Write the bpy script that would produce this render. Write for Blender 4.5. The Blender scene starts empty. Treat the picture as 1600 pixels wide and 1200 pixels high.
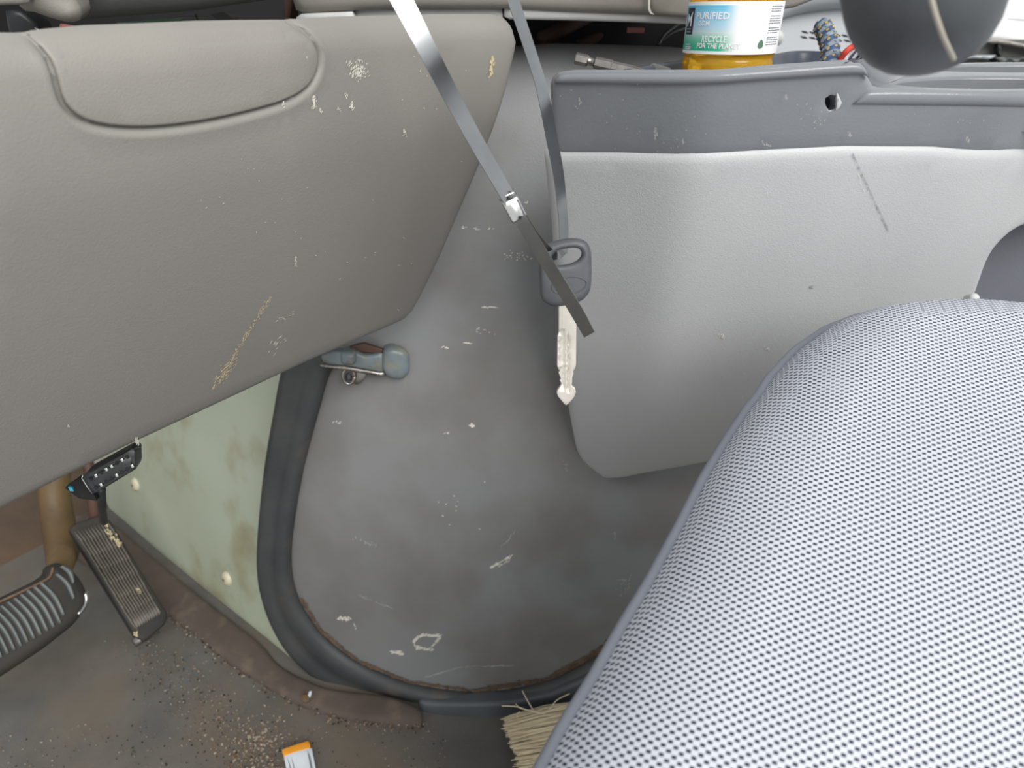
import bpy, bmesh, math, random
import numpy as np
from mathutils import Vector, Matrix
from mathutils.geometry import delaunay_2d_cdt

random.seed(7)
rng = np.random.default_rng(7)
S = bpy.context.scene
COL = S.collection

# ------------------------------------------------------------------ camera, world, sun, exposure
PITCH = math.radians(28.0)
FPX = 1142.0
EYE = Vector((0.0, 0.0, 0.75))
cam_data = bpy.data.cameras.new('camera')
cam = bpy.data.objects.new('camera', cam_data)
COL.objects.link(cam)
cam.location = EYE
cam.rotation_euler = (math.pi / 2 - PITCH, 0, 0)
cam_data.sensor_width = 36.0
cam_data.lens = 36.0 * FPX / 1600.0
cam_data.clip_start = 0.02
cam_data.dof.use_dof = True
cam_data.dof.focus_distance = 0.47
cam_data.dof.aperture_fstop = 11.0
S.camera = cam

world = bpy.data.worlds.new('world')
S.world = world
world.use_nodes = True
bg = world.node_tree.nodes['Background']
bg.inputs[0].default_value = (0.95, 0.98, 1.0, 1)
bg.inputs[1].default_value = 0.72

def add_light(name, kind, loc, target, energy, color, **kw):
    d = bpy.data.lights.new(name, kind)
    d.energy = energy
    d.color = color
    for k, v in kw.items():
        setattr(d, k, v)
    o = bpy.data.objects.new(name, d)
    COL.objects.link(o)
    o.location = loc
    o.rotation_euler = (Vector(target) - Vector(loc)).to_track_quat('-Z', 'Y').to_euler()
    return o
add_light('sun', 'SUN', (1.15, -1.30, 2.10), (0.2, 0.45, 0.5), 3.15, (1.0, 0.985, 0.96), angle=math.radians(40))

S.view_settings.view_transform = 'Standard'
S.view_settings.look = 'None'
S.view_settings.gamma = 1.0
S.view_settings.use_curve_mapping = False
S.view_settings.exposure = 0.0

# ------------------------------------------------------------------ helpers: projection and surfaces
RIGHT = Vector((1, 0, 0))
UP = Vector((0, math.sin(PITCH), math.cos(PITCH)))
FWD = Vector((0, math.cos(PITCH), -math.sin(PITCH)))

def ray(px, py):
    return RIGHT * ((px - 800) / FPX) + UP * ((600 - py) / FPX) + FWD

def at(px, py, depth):
    return EYE + ray(px, py) * depth

def at_z(px, py, z):
    r = ray(px, py)
    return EYE + r * ((z - EYE.z) / r.z)

def at_y(px, py, y):
    r = ray(px, py)
    return EYE + r * (y / r.y)

class Surf:
    """a base plane with a relief f(u, v) along its normal"""
    def __init__(self, o, ex, ey, f=None):
        self.o = Vector(o)
        self.ex = Vector(ex).normalized()
        ey = Vector(ey)
        self.ey = (ey - self.ex * ey.dot(self.ex)).normalized()
        self.en = self.ex.cross(self.ey)
        self.f = f or (lambda u, v: 0.0)
    def hit(self, px, py, w=0.0):
        r = ray(px, py)
        t0 = (self.o - EYE).dot(self.en) / r.dot(self.en)
        def g(t):
            p = EYE + r * t - self.o
            u, v = p.dot(self.ex), p.dot(self.ey)
            return p.dot(self.en) - self.f(u, v) - w, u, v
        # first crossing along the sight line, then bisection
        lo, hi = max(0.02, t0 - 0.3), t0 + 0.3
        n = 40
        a = lo; ga = g(a)[0]; best = (abs(ga), a); br = None
        for k in range(1, n + 1):
            b = lo + (hi - lo) * k / n
            gb = g(b)[0]
            if abs(gb) < best[0]:
                best = (abs(gb), b)
            if ga > 0 >= gb:
                br = (a, b); break
            a, ga = b, gb
        if br is None:
            q = g(best[1])
            return (q[1], q[2])
        a, b = br
        for _ in range(26):
            m = (a + b) / 2
            if g(m)[0] > 0: a = m
            else: b = m
        q = g((a + b) / 2)
        return (q[1], q[2])
    def P(self, u, v, w=0.0):
        return self.o + self.ex * u + self.ey * v + self.en * (self.f(u, v) + w)
    def px(self, px, py, w=0.0):
        u, v = self.hit(px, py, w)
        return self.P(u, v, w)

def catmull(pts, n=8, closed=True):
    out = []
    m = len(pts)
    rng_ = range(m) if closed else range(m - 1)
    for i in rng_:
        if closed:
            p0, p1, p2, p3 = pts[(i - 1) % m], pts[i], pts[(i + 1) % m], pts[(i + 2) % m]
        else:
            p0, p1, p2, p3 = pts[max(i - 1, 0)], pts[i], pts[i + 1], pts[min(i + 2, m - 1)]
        for k in range(n):
            t = k / n
            out.append(tuple(0.5 * (2 * b + (c - a) * t + (2 * a - 5 * b + 4 * c - d) * t * t + (3 * b - a - 3 * c + d) * t ** 3)
                             for a, b, c, d in zip(p0, p1, p2, p3)))
    if not closed:
        out.append(tuple(pts[-1]))
    return out

def rounded(pts, r=10.0, n=6):
    """round the corners of a polygon (per-corner radius as a third value)"""
    out = []
    m = len(pts)
    for i in range(m):
        p0 = Vector(pts[i - 1][:2]); p1 = Vector(pts[i][:2]); p2 = Vector(pts[(i + 1) % m][:2])
        rr = pts[i][2] if len(pts[i]) > 2 else r
        a = p0 - p1; b = p2 - p1
        d = min(rr, a.length * 0.45, b.length * 0.45)
        if d <= 1e-9:
            out.append(tuple(p1)); continue
        A = p1 + a.normalized() * d; B = p1 + b.normalized() * d
        for k in range(n + 1):
            t = k / n
            q = A * (1 - t) ** 2 + p1 * 2 * t * (1 - t) + B * t * t
            out.append(tuple(q))
    return out

def resample(poly, step, closed=True):
    P = np.array(poly, float)
    if closed:
        P = np.vstack([P, P[:1]])
    seg = np.linalg.norm(np.diff(P, axis=0), axis=1)
    keep = np.concatenate([[True], seg > 1e-9])
    P = P[keep]
    seg = np.linalg.norm(np.diff(P, axis=0), axis=1)
    L = np.concatenate([[0], np.cumsum(seg)])
    n = max(4, int(round(L[-1] / step)))
    s = np.linspace(0, L[-1], n + 1)
    out = np.stack([np.interp(s, L, P[:, k]) for k in range(P.shape[1])], 1)
    return out[:-1] if closed else out

def resample_n(poly, n):
    P = np.array(poly, float)
    seg = np.linalg.norm(np.diff(P, axis=0), axis=1)
    L = np.concatenate([[0], np.cumsum(seg)])
    s = np.linspace(0, L[-1], n)
    return np.stack([np.interp(s, L, P[:, k]) for k in range(P.shape[1])], 1)

def seg_dist(Q, poly, closed=True):
    A = np.array(poly, float)
    B = np.roll(A, -1, 0)
    if not closed:
        A, B = A[:-1], B[:-1]
    out = np.full(len(Q), 1e9)
    for a, b in zip(A, B):
        ab = b - a
        t = np.clip(((Q - a) @ ab) / max(ab @ ab, 1e-18), 0, 1)
        d = np.linalg.norm(Q - (a + t[:, None] * ab), axis=1)
        out = np.minimum(out, d)
    return out

def inside(Q, poly):
    A = np.array(poly, float)
    B = np.roll(A, -1, 0)
    c = np.zeros(len(Q), bool)
    for (x1, y1), (x2, y2) in zip(A, B):
        cond = (y1 > Q[:, 1]) != (y2 > Q[:, 1])
        if y1 != y2:
            xi = (x2 - x1) * (Q[:, 1] - y1) / (y2 - y1) + x1
            c ^= cond & (Q[:, 0] < xi)
    return c

def area2(poly):
    A = np.array(poly, float); B = np.roll(A, -1, 0)
    return 0.5 * np.sum(A[:, 0] * B[:, 1] - B[:, 0] * A[:, 1])

def link(name, me, m, parent=None, smooth=True):
    o = bpy.data.objects.new(name, me)
    COL.objects.link(o)
    if m:
        me.materials.append(m)
    if smooth:
        me.polygons.foreach_set('use_smooth', [True] * len(me.polygons))
    if parent:
        o.parent = parent
        o.matrix_parent_inverse = Matrix.Translation(-parent.location)
    return o

def mesh_from(name, V, F, m, parent=None, smooth=True, uv=None):
    me = bpy.data.meshes.new(name)
    V = [Vector(v) for v in V]
    if parent is None and V:                       # origin at the base of the thing
        c = Vector((sum(v.x for v in V) / len(V), sum(v.y for v in V) / len(V), min(v.z for v in V)))
    else:
        c = Vector((0, 0, 0))
    me.from_pydata([v - c for v in V], [], F)
    if uv is not None:
        ul = me.uv_layers.new(name='UVMap')
        idx = np.zeros(len(me.loops), int)
        me.loops.foreach_get('vertex_index', idx)
        ul.data.foreach_set('uv', np.array(uv, float)[idx].ravel())
    me.validate()
    o = link(name, me, m, parent, smooth)
    if parent is None:
        o.location = c
    return o

def auto_smooth(o, deg=35):
    me = o.data
    bm = bmesh.new(); bm.from_mesh(me)
    for e in bm.edges:
        if len(e.link_faces) == 2 and e.calc_face_angle(0) > math.radians(deg):
            e.smooth = False
    bm.to_mesh(me); bm.free()
    return o

def pad_data(surf, outline, holes=(), r=0.004, depth=0.01, step=0.01, h=None, edge_step=None, hole_r=0.001, hole_depth=None, extra=None, back=False, skirt=None):
    """outline in uv metres -> vertices, faces, uv of a rounded-edge panel lying on the surface"""
    es = edge_step or step
    out = resample(outline, es)
    if area2(out) < 0:
        out = out[::-1]
    hs = []
    for hp in holes:
        q = resample(hp, min(es, 0.003))
        if area2(q) > 0:
            q = q[::-1]
        hs.append(q)
    pts = [out] + hs
    loops = []
    k = 0
    for q in pts:
        loops.append(list(range(k, k + len(q))))
        k += len(q)
    B = np.vstack(pts)
    lo, hi = B.min(0), B.max(0)
    gx = np.arange(lo[0], hi[0] + step, step); gy = np.arange(lo[1], hi[1] + step, step * 0.87)
    G = np.array([(x + (step / 2 if j % 2 else 0), y) for j, y in enumerate(gy) for x in gx])
    G = G[inside(G, out)]
    for q in hs:
        G = G[~inside(G, q)]
    def dist(Q):
        d = seg_dist(Q, out)
        return d
    def hdist(Q):
        d = np.full(len(Q), 1e9)
        for q in hs:
            d = np.minimum(d, seg_dist(Q, q))
        return d
    G = G[dist(G) > r * 1.0 + step * 0.35]
    if hs:
        G = G[hdist(G) > hole_r + 0.4 * min(step, 0.003)]
    rings = []
    nxt = np.roll(out, -1, 0) - np.roll(out, 1, 0)
    nrm = np.stack([-nxt[:, 1], nxt[:, 0]], 1)
    nrm /= np.linalg.norm(nrm, axis=1)[:, None] + 1e-12
    for fr in ((0.07, 0.25, 0.55, 1.0) if r > 1e-6 else ()):
        q = out + nrm * r * fr
        ok = inside(q, out)
        q = q[ok]
        q = q[dist(q) > r * fr * 0.93]
        if hs:
            for hq in hs:
                q = q[~inside(q, hq)]
            q = q[hdist(q) > hole_r]
        rings.append(q)
    for hq in hs:
        nx = np.roll(hq, -1, 0) - np.roll(hq, 1, 0)
        nn = np.stack([-nx[:, 1], nx[:, 0]], 1)
        nn /= np.linalg.norm(nn, axis=1)[:, None] + 1e-12
        for fr in (0.3, 1.0):
            q = hq + nn * hole_r * fr
            rings.append(q)
    if extra is not None and len(extra):
        e = np.array(extra, float)
        e = e[inside(e, out)]
        e = e[dist(e) > 0.0006]
        rings.append(e)
    Q = np.vstack([B] + rings + ([G] if len(G) else []))
    edges = []
    for lp in loops:
        edges += [(lp[i], lp[(i + 1) % len(lp)]) for i in range(len(lp))]
    vs, es_, fs, ov, oe, of = delaunay_2d_cdt([Vector(p) for p in Q], edges, [], 0, 1e-7)
    VV = np.array([tuple(v) for v in vs])
    fs = [f for f in fs if len(f) == 3]
    cen = np.array([VV[list(f)].mean(0) for f in fs])
    ok = inside(cen, out)
    for hq in hs:
        ok &= ~inside(cen, hq)
    tri = []
    for f, o_ in zip(fs, ok):
        if not o_:
            continue
        a, b, c = VV[f[0]], VV[f[1]], VV[f[2]]
        ar = (b[0] - a[0]) * (c[1] - a[1]) - (c[0] - a[0]) * (b[1] - a[1])
        if abs(ar) < 1e-13:
            continue
        tri.append(tuple(f) if ar > 0 else (f[0], f[2], f[1]))
    D = dist(VV)
    W = np.zeros(len(VV))
    if r > 1e-6:
        e = np.clip(r - D, 0, r)
        W -= r - np.sqrt(np.maximum(r * r - e * e, 0))
    if hs:
        e = np.clip(hole_r - hdist(VV), 0, hole_r)
        W -= hole_r - np.sqrt(np.maximum(hole_r ** 2 - e * e, 0))
    if h:
        W += np.array([h(u, v, d) for (u, v), d in zip(VV, D)])
    V = [surf.P(u, v, w) for (u, v), w in zip(VV, W)]
    UVs = [tuple(p) for p in VV]
    F = list(tri)
    inv = {}
    for newi, olds in enumerate(ov):
        for oi in olds:
            inv[oi] = newi
    for li, lp in enumerate(loops):
        dd = depth if li == 0 else (hole_depth or depth)
        ids = [inv.get(i, i) for i in lp]
        base = len(V)
        for i in ids:
            u, v = VV[i]
            V.append(surf.P(u, v, W[i]))
            UVs.append((u, v))
        base2 = len(V)
        for i in ids:
            u, v = VV[i]
            if skirt is None:
                V.append(surf.P(u, v, min(W[i], -0.0002) - dd if li == 0 else -dd))
            else:
                V.append(surf.P(u, v, W[i]) + Vector(skirt).normalized() * dd)
            UVs.append((u, v))
        n = len(ids)
        for i in range(n):
            j = (i + 1) % n
            F.append((base + i, base2 + i, base2 + j, base + j))
        if back and li == 0 and not hs:
            F.append(tuple(base2 + i for i in reversed(range(n))))
    return V, F, UVs

def pad(name, m, surf, outline_px=None, parent=None, uvs=None, holes_px=(), w=0.0, smooth_px=None, **kw):
    if uvs is None:
        uvs = [surf.hit(p[0], p[1], w) for p in outline_px]
    holes = [[surf.hit(p[0], p[1], w) for p in hp] for hp in holes_px]
    s2 = surf
    if w:
        s2 = Surf(surf.o + surf.en * w, surf.ex, surf.ey, surf.f)
    V, F, U = pad_data(s2, uvs, holes, **kw)
    return mesh_from(name, V, F, m, parent, True, U)

def ribbon(name, m, surf, A, B, prof, n=60, parent=None, closed_back=True):
    """strip between two pixel curves on a surface with a cross profile [(t, h)]"""
    A = resample_n(A, n); B = resample_n(B, n)
    V, F = [], []
    k = len(prof)
    for a, b in zip(A, B):
        ua = np.array(surf.hit(*a)); ub = np.array(surf.hit(*b))
        for t, hh in prof:
            u = ua * (1 - t) + ub * t
            V.append(surf.P(u[0], u[1], hh))
    for i in range(n - 1):
        for j in range(k - 1):
            F.append((i * k + j, i * k + j + 1, (i + 1) * k + j + 1, (i + 1) * k + j))
    F.append(tuple(range(k))[::-1]); F.append(tuple((n - 1) * k + j for j in range(k)))
    return mesh_from(name, V, F, m, parent)

def tube_data(path, rad, seg=10, cap=True):
    V, F = [], []
    P = [Vector(p) for p in path]
    n = len(P)
    T = [(P[min(i + 1, n - 1)] - P[max(i - 1, 0)]).normalized() for i in range(n)]
    ref = Vector((0, 0, 1)) if abs(T[0].z) < 0.9 else Vector((1, 0, 0))
    N = (ref - T[0] * ref.dot(T[0])).normalized()
    for i in range(n):
        N = (N - T[i] * N.dot(T[i])).normalized()
        Bn = T[i].cross(N)
        r = rad[i] if hasattr(rad, '__len__') else rad
        for k in range(seg):
            a = 2 * math.pi * k / seg
            V.append(P[i] + N * (r * math.cos(a)) + Bn * (r * math.sin(a)))
    for i in range(n - 1):
        for k in range(seg):
            F.append((i * seg + k, i * seg + (k + 1) % seg, (i + 1) * seg + (k + 1) % seg, (i + 1) * seg + k))
    if cap:
        F.append(tuple(range(seg))[::-1]); F.append(tuple((n - 1) * seg + k for k in range(seg)))
    return V, F

def tube(name, m, path, rad, parent=None, seg=10):
    V, F = tube_data(path, rad, seg)
    return mesh_from(name, V, F, m, parent)

def merge(parts):
    V, F = [], []
    for v, f in parts:
        b = len(V)
        V += list(v)
        F += [tuple(i + b for i in q) for q in f]
    return V, F

def box_data(c, ax, ay, az, sx, sy, sz, bev=0.0):
    """a box with chamfered edges"""
    bm = bmesh.new()
    bmesh.ops.create_cube(bm, size=1)
    for v in bm.verts:
        v.co = Vector((v.co.x * sx, v.co.y * sy, v.co.z * sz))
    if bev > 0:
        bmesh.ops.bevel(bm, geom=list(bm.edges), offset=bev, segments=2, affect='EDGES', profile=0.6)
    ax, ay, az = Vector(ax).normalized(), Vector(ay).normalized(), Vector(az).normalized()
    V = [Vector(c) + ax * v.co.x + ay * v.co.y + az * v.co.z for v in bm.verts]
    bm.verts.index_update()
    F = [tuple(v.index for v in f.verts) for f in bm.faces]
    bm.free()
    return V, F

def box(name, m, c, axes, size, bev=0.001, parent=None):
    V, F = box_data(c, *axes, *size, bev)
    return auto_smooth(mesh_from(name, V, F, m, parent))

def lathe_data(c, prof, seg=48, axis=(0, 0, 1), xref=(1, 0, 0), cap=False):
    az = Vector(axis).normalized()
    ax = Vector(xref); ax = (ax - az * ax.dot(az)).normalized()
    ay = az.cross(ax)
    V, F = [], []
    for r, z in prof:
        for k in range(seg):
            a = 2 * math.pi * k / seg
            V.append(Vector(c) + ax * (r * math.cos(a)) + ay * (r * math.sin(a)) + az * z)
    for i in range(len(prof) - 1):
        for k in range(seg):
            F.append((i * seg + k, i * seg + (k + 1) % seg, (i + 1) * seg + (k + 1) % seg, (i + 1) * seg + k))
    if cap:
        F.append(tuple(range(seg))[::-1]); F.append(tuple((len(prof) - 1) * seg + k for k in range(seg)))
    return V, F

def thing(name, label, cat, loc, group=None):
    o = bpy.data.objects.new(name, None)
    COL.objects.link(o)
    o.location = loc
    o.empty_display_size = 0.02
    return tag(o, label, cat, group)

def tag(o, label, cat, group=None):
    o['label'] = label
    o['category'] = cat
    if group:
        o['group'] = group
    return o

def structure(o):
    o['kind'] = 'structure'
    return o

# ------------------------------------------------------------------ materials
def lin(c):
    return tuple((x / 255 / 12.92) if x / 255 <= 0.04045 else ((x / 255 + 0.055) / 1.055) ** 2.4 for x in c) + (1,)

def mat(name, c1, c2=None, nscale=6.0, rough=0.5, metal=0.0, bump=0.0, bscale=500.0, spec=0.5, detail=4.0,
        c3=None, n3=30.0, t3=(0.55, 0.7), aniso=0.0, kind='noise', coat=0.0, rvar=0.0):
    m = bpy.data.materials.new(name)
    m.use_nodes = True
    nt = m.node_tree
    b = nt.nodes['Principled BSDF']
    b.inputs['Roughness'].default_value = rough
    b.inputs['Metallic'].default_value = metal
    b.inputs['Specular IOR Level'].default_value = spec
    b.inputs['Coat Weight'].default_value = coat
    b.inputs['Base Color'].default_value = lin(c1)
    tc = nt.nodes.new('ShaderNodeTexCoord')
    last = None
    if c2:
        n = nt.nodes.new('ShaderNodeTexNoise')
        n.inputs['Scale'].default_value = nscale
        n.inputs['Detail'].default_value = detail
        nt.links.new(tc.outputs['Object'], n.inputs['Vector'])
        mr = nt.nodes.new('ShaderNodeMapRange')
        mr.inputs[1].default_value = 0.35; mr.inputs[2].default_value = 0.65
        nt.links.new(n.outputs['Fac'], mr.inputs[0])
        mx = nt.nodes.new('ShaderNodeMix'); mx.data_type = 'RGBA'
        mx.inputs[6].default_value = lin(c1); mx.inputs[7].default_value = lin(c2)
        nt.links.new(mr.outputs[0], mx.inputs[0])
        last = mx.outputs[2]
        if rvar:
            mm = nt.nodes.new('ShaderNodeMath'); mm.operation = 'MULTIPLY_ADD'
            mm.inputs[1].default_value = rvar; mm.inputs[2].default_value = rough - rvar / 2
            nt.links.new(mr.outputs[0], mm.inputs[0]); nt.links.new(mm.outputs[0], b.inputs['Roughness'])
    if c3:
        n = nt.nodes.new('ShaderNodeTexNoise')
        n.inputs['Scale'].default_value = n3
        n.inputs['Detail'].default_value = 6.0
        nt.links.new(tc.outputs['Object'], n.inputs['Vector'])
        mr = nt.nodes.new('ShaderNodeMapRange')
        mr.inputs[1].default_value = t3[0]; mr.inputs[2].default_value = t3[1]
        nt.links.new(n.outputs['Fac'], mr.inputs[0])
        mx = nt.nodes.new('ShaderNodeMix'); mx.data_type = 'RGBA'
        mx.inputs[6].default_value = lin(c1); mx.inputs[7].default_value = lin(c3)
        if last:
            nt.links.new(last, mx.inputs[6])
        nt.links.new(mr.outputs[0], mx.inputs[0])
        last = mx.outputs[2]
    if last:
        nt.links.new(last, b.inputs['Base Color'])
    if bump:
        if kind == 'grain':
            n = nt.nodes.new('ShaderNodeTexVoronoi')
            n.feature = 'SMOOTH_F1'
            n.inputs['Scale'].default_value = bscale
            ns = nt.nodes.new('ShaderNodeTexNoise'); ns.inputs['Scale'].default_value = bscale * 0.35
            mv = nt.nodes.new('ShaderNodeVectorMath'); mv.operation = 'MULTIPLY_ADD'
            mv.inputs[1].default_value = (0.004, 0.004, 0.004)
            nt.links.new(tc.outputs['Object'], ns.inputs['Vector'])
            nt.links.new(ns.outputs['Color'], mv.inputs[0]); nt.links.new(tc.outputs['Object'], mv.inputs[2])
            nt.links.new(mv.outputs[0], n.inputs['Vector'])
            out = n.outputs['Distance']
        else:
            n = nt.nodes.new('ShaderNodeTexNoise')
            n.inputs['Scale'].default_value = bscale
            n.inputs['Detail'].default_value = 3.0
            nt.links.new(tc.outputs['Object'], n.inputs['Vector'])
            out = n.outputs['Fac']
        bp = nt.nodes.new('ShaderNodeBump')
        bp.inputs['Strength'].default_value = bump
        bp.inputs['Distance'].default_value = 0.001
        nt.links.new(out, bp.inputs['Height'])
        nt.links.new(bp.outputs[0], b.inputs['Normal'])
    return m

M = {}
M['dash'] = mat('dash_vinyl', (147, 144, 138), (141, 138, 133), 5, 0.5, bump=0.12, bscale=1000, kind='grain')
M['lid'] = mat('lid_vinyl', (147, 143, 136), (141, 137, 131), 9, 0.5, bump=0.14, bscale=1000, kind='grain')
M['dash_dark'] = mat('dash_dark_plastic', (96, 96, 92), (84, 84, 82), 12, 0.6, bump=0.15)  # plain dark grey plastic
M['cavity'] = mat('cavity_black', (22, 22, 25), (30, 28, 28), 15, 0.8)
M['cover'] = mat('engine_cover_plastic', (140, 141, 142), (130, 130, 129), 4, 0.46, bump=0.12, bscale=1000, kind='grain',
                 c3=(118, 114, 110), n3=8, t3=(0.45, 0.75), rvar=0.08)
M['console'] = mat('console_plastic', (197, 198, 198), (190, 191, 192), 6, 0.45, bump=0.14, bscale=1000, kind='grain')
M['tray'] = mat('tray_plastic', (134, 137, 141), (126, 129, 133), 8, 0.24, bump=0.12, bscale=700)
M['bin'] = mat('bin_shaded_plastic', (72, 78, 90), (64, 70, 82), 12, 0.42, bump=0.1, bscale=700)  # shade inside the bin is put into this darker tone
M['rubber'] = mat('seal_rubber', (60, 63, 66), (74, 75, 74), 14, 0.55, bump=0.2, bscale=160, c3=(92, 84, 74), n3=22, t3=(0.58, 0.75))
M['sill'] = mat('sill_rubber', (92, 97, 102), (80, 84, 88), 20, 0.5, bump=0.15, bscale=200)
M['cream'] = mat('cream_paint', (196, 204, 184), (184, 194, 170), 5, 0.35, c3=(158, 144, 108), n3=10, t3=(0.52, 0.74), bump=0.05, bscale=60)
M['rust'] = mat('rust', (122, 66, 48), (92, 52, 42), 60, 0.85, bump=0.6, bscale=300)
M['dirt'] = mat('grime', (120, 96, 74), (92, 74, 60), 90, 0.9, bump=0.6, bscale=400)
M['floor'] = mat('floor_carpet', (103, 101, 97), (92, 90, 87), 20, 0.9, bump=0.6, bscale=900, c3=(114, 102, 86), n3=7, t3=(0.42, 0.75))
M['flange'] = mat('carpet_edge', (100, 88, 80), (88, 77, 70), 18, 0.9, bump=0.7, bscale=700, c3=(118, 104, 90), n3=30, t3=(0.55, 0.75))
M['toe'] = mat('toe_carpet', (92, 74, 60), (70, 60, 50), 12, 0.9, bump=0.7, bscale=700)
M['pedal'] = mat('pedal_rubber', (98, 92, 82), (82, 77, 70), 30, 0.5, bump=0.3, bscale=300)
M['pedal_groove'] = mat('pedal_base', (40, 39, 37), (50, 46, 40), 30, 0.7)
M['brake'] = mat('brake_rubber', (106, 110, 108), (92, 97, 96), 25, 0.42, bump=0.2, bscale=300)
M['steel'] = mat('bare_steel', (186, 186, 184), None, rough=0.25, metal=1.0)
M['band'] = mat('band_steel', (176, 178, 178), (160, 162, 164), 40, 0.2, metal=1.0)
M['buckle'] = mat('buckle_steel', (222, 221, 218), None, rough=0.28, metal=1.0)
M['blade'] = mat('key_nickel', (232, 225, 214), (220, 213, 202), 200, 0.3, metal=0.4)
M['keyhead'] = mat('key_plastic', (92, 94, 98), (84, 86, 90), 60, 0.42, bump=0.1, bscale=1500)
M['iron'] = mat('dark_steel', (168, 163, 158), (128, 123, 118), 90, 0.35, metal=0.9)
M['latch'] = mat('latch_painted', (118, 130, 136), (104, 108, 104), 40, 0.38, bump=0.2, bscale=250, c3=(132, 130, 108), n3=70, t3=(0.55, 0.7))
M['black'] = mat('black_plastic', (44, 46, 48), (36, 37, 38), 40, 0.42, bump=0.1)
M['pin'] = mat('pin_metal', (214, 214, 210), None, rough=0.25, metal=0.9)
M['teal'] = mat('teal_plastic', (70, 176, 206), None, rough=0.4)
M['ochre'] = mat('ochre_paint', (104, 84, 54), (88, 70, 46), 30, 0.6)
M['brown'] = mat('brown_paint', (92, 66, 54), (78, 56, 48), 20, 0.6)
M['screw'] = mat('cream_screw', (222, 216, 188), (206, 200, 172), 90, 0.4)
M['bristle'] = mat('bristle_straw', (244, 230, 198), (230, 214, 180), 40, 0.6)
M['white'] = mat('white_print', (246, 247, 247), None, rough=0.5)
M['ink'] = mat('dark_ink', (48, 48, 66), None, rough=0.5)
M['grey_ink'] = mat('grey_ink', (128, 132, 138), None, rough=0.5)
M['orange'] = mat('orange_print', (238, 158, 44), None, rough=0.5)
M['packet'] = mat('packet_foil', (222, 228, 232), (210, 217, 222), 60, 0.45, bump=0.2, bscale=120)
M['scuff'] = mat('scuff_white', (232, 228, 214), None, rough=0.8)
M['scuff_soft'] = mat('scuff_pale', (176, 176, 172), None, rough=0.8)
M['scuff_tan'] = mat('scuff_tan', (216, 200, 160), None, rough=0.8)
M['arm'] = mat('armrest_vinyl', (78, 81, 84), (70, 73, 76), 12, 0.4, bump=0.15, bscale=400)
M['crumb'] = mat('crumb_pale', (176, 164, 146), (150, 138, 122), 200, 0.9)
M['sand'] = mat('sandy_grit', (132, 112, 92), (112, 96, 80), 90, 0.9)
M['recess'] = mat('recess_plastic', (112, 115, 122), (104, 107, 114), 12, 0.45, bump=0.1)
M['score'] = mat('scored_plastic', (160, 160, 162), None, rough=0.6)
M['seam'] = mat('seam_thread', (170, 164, 150), None, rough=0.7)
M['pale'] = mat('pale_trim', (206, 206, 204), (198, 199, 198), 6, 0.5)
M['dash2'] = mat('dash_upper_vinyl', (158, 153, 145), (150, 146, 138), 6, 0.5, bump=0.12, bscale=1000, kind='grain')
M['dash3'] = mat('far_dash_vinyl', (172, 176, 180), (164, 168, 173), 5, 0.5, bump=0.1)
M['red'] = mat('red_cloth', (206, 66, 54), None, rough=0.7)
M['pink'] = mat('pink_plastic', (178, 112, 104), None, rough=0.6)
M['green'] = mat('green_plastic', (112, 146, 122), (96, 130, 108), 30, 0.5)
M['piping'] = mat('piping_vinyl', (128, 132, 142), (120, 124, 134), 10, 0.45, bump=0.1)
M['seat_side'] = mat('seat_side_cloth', (96, 99, 106), (86, 89, 96), 40, 0.8, bump=0.3)

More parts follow.
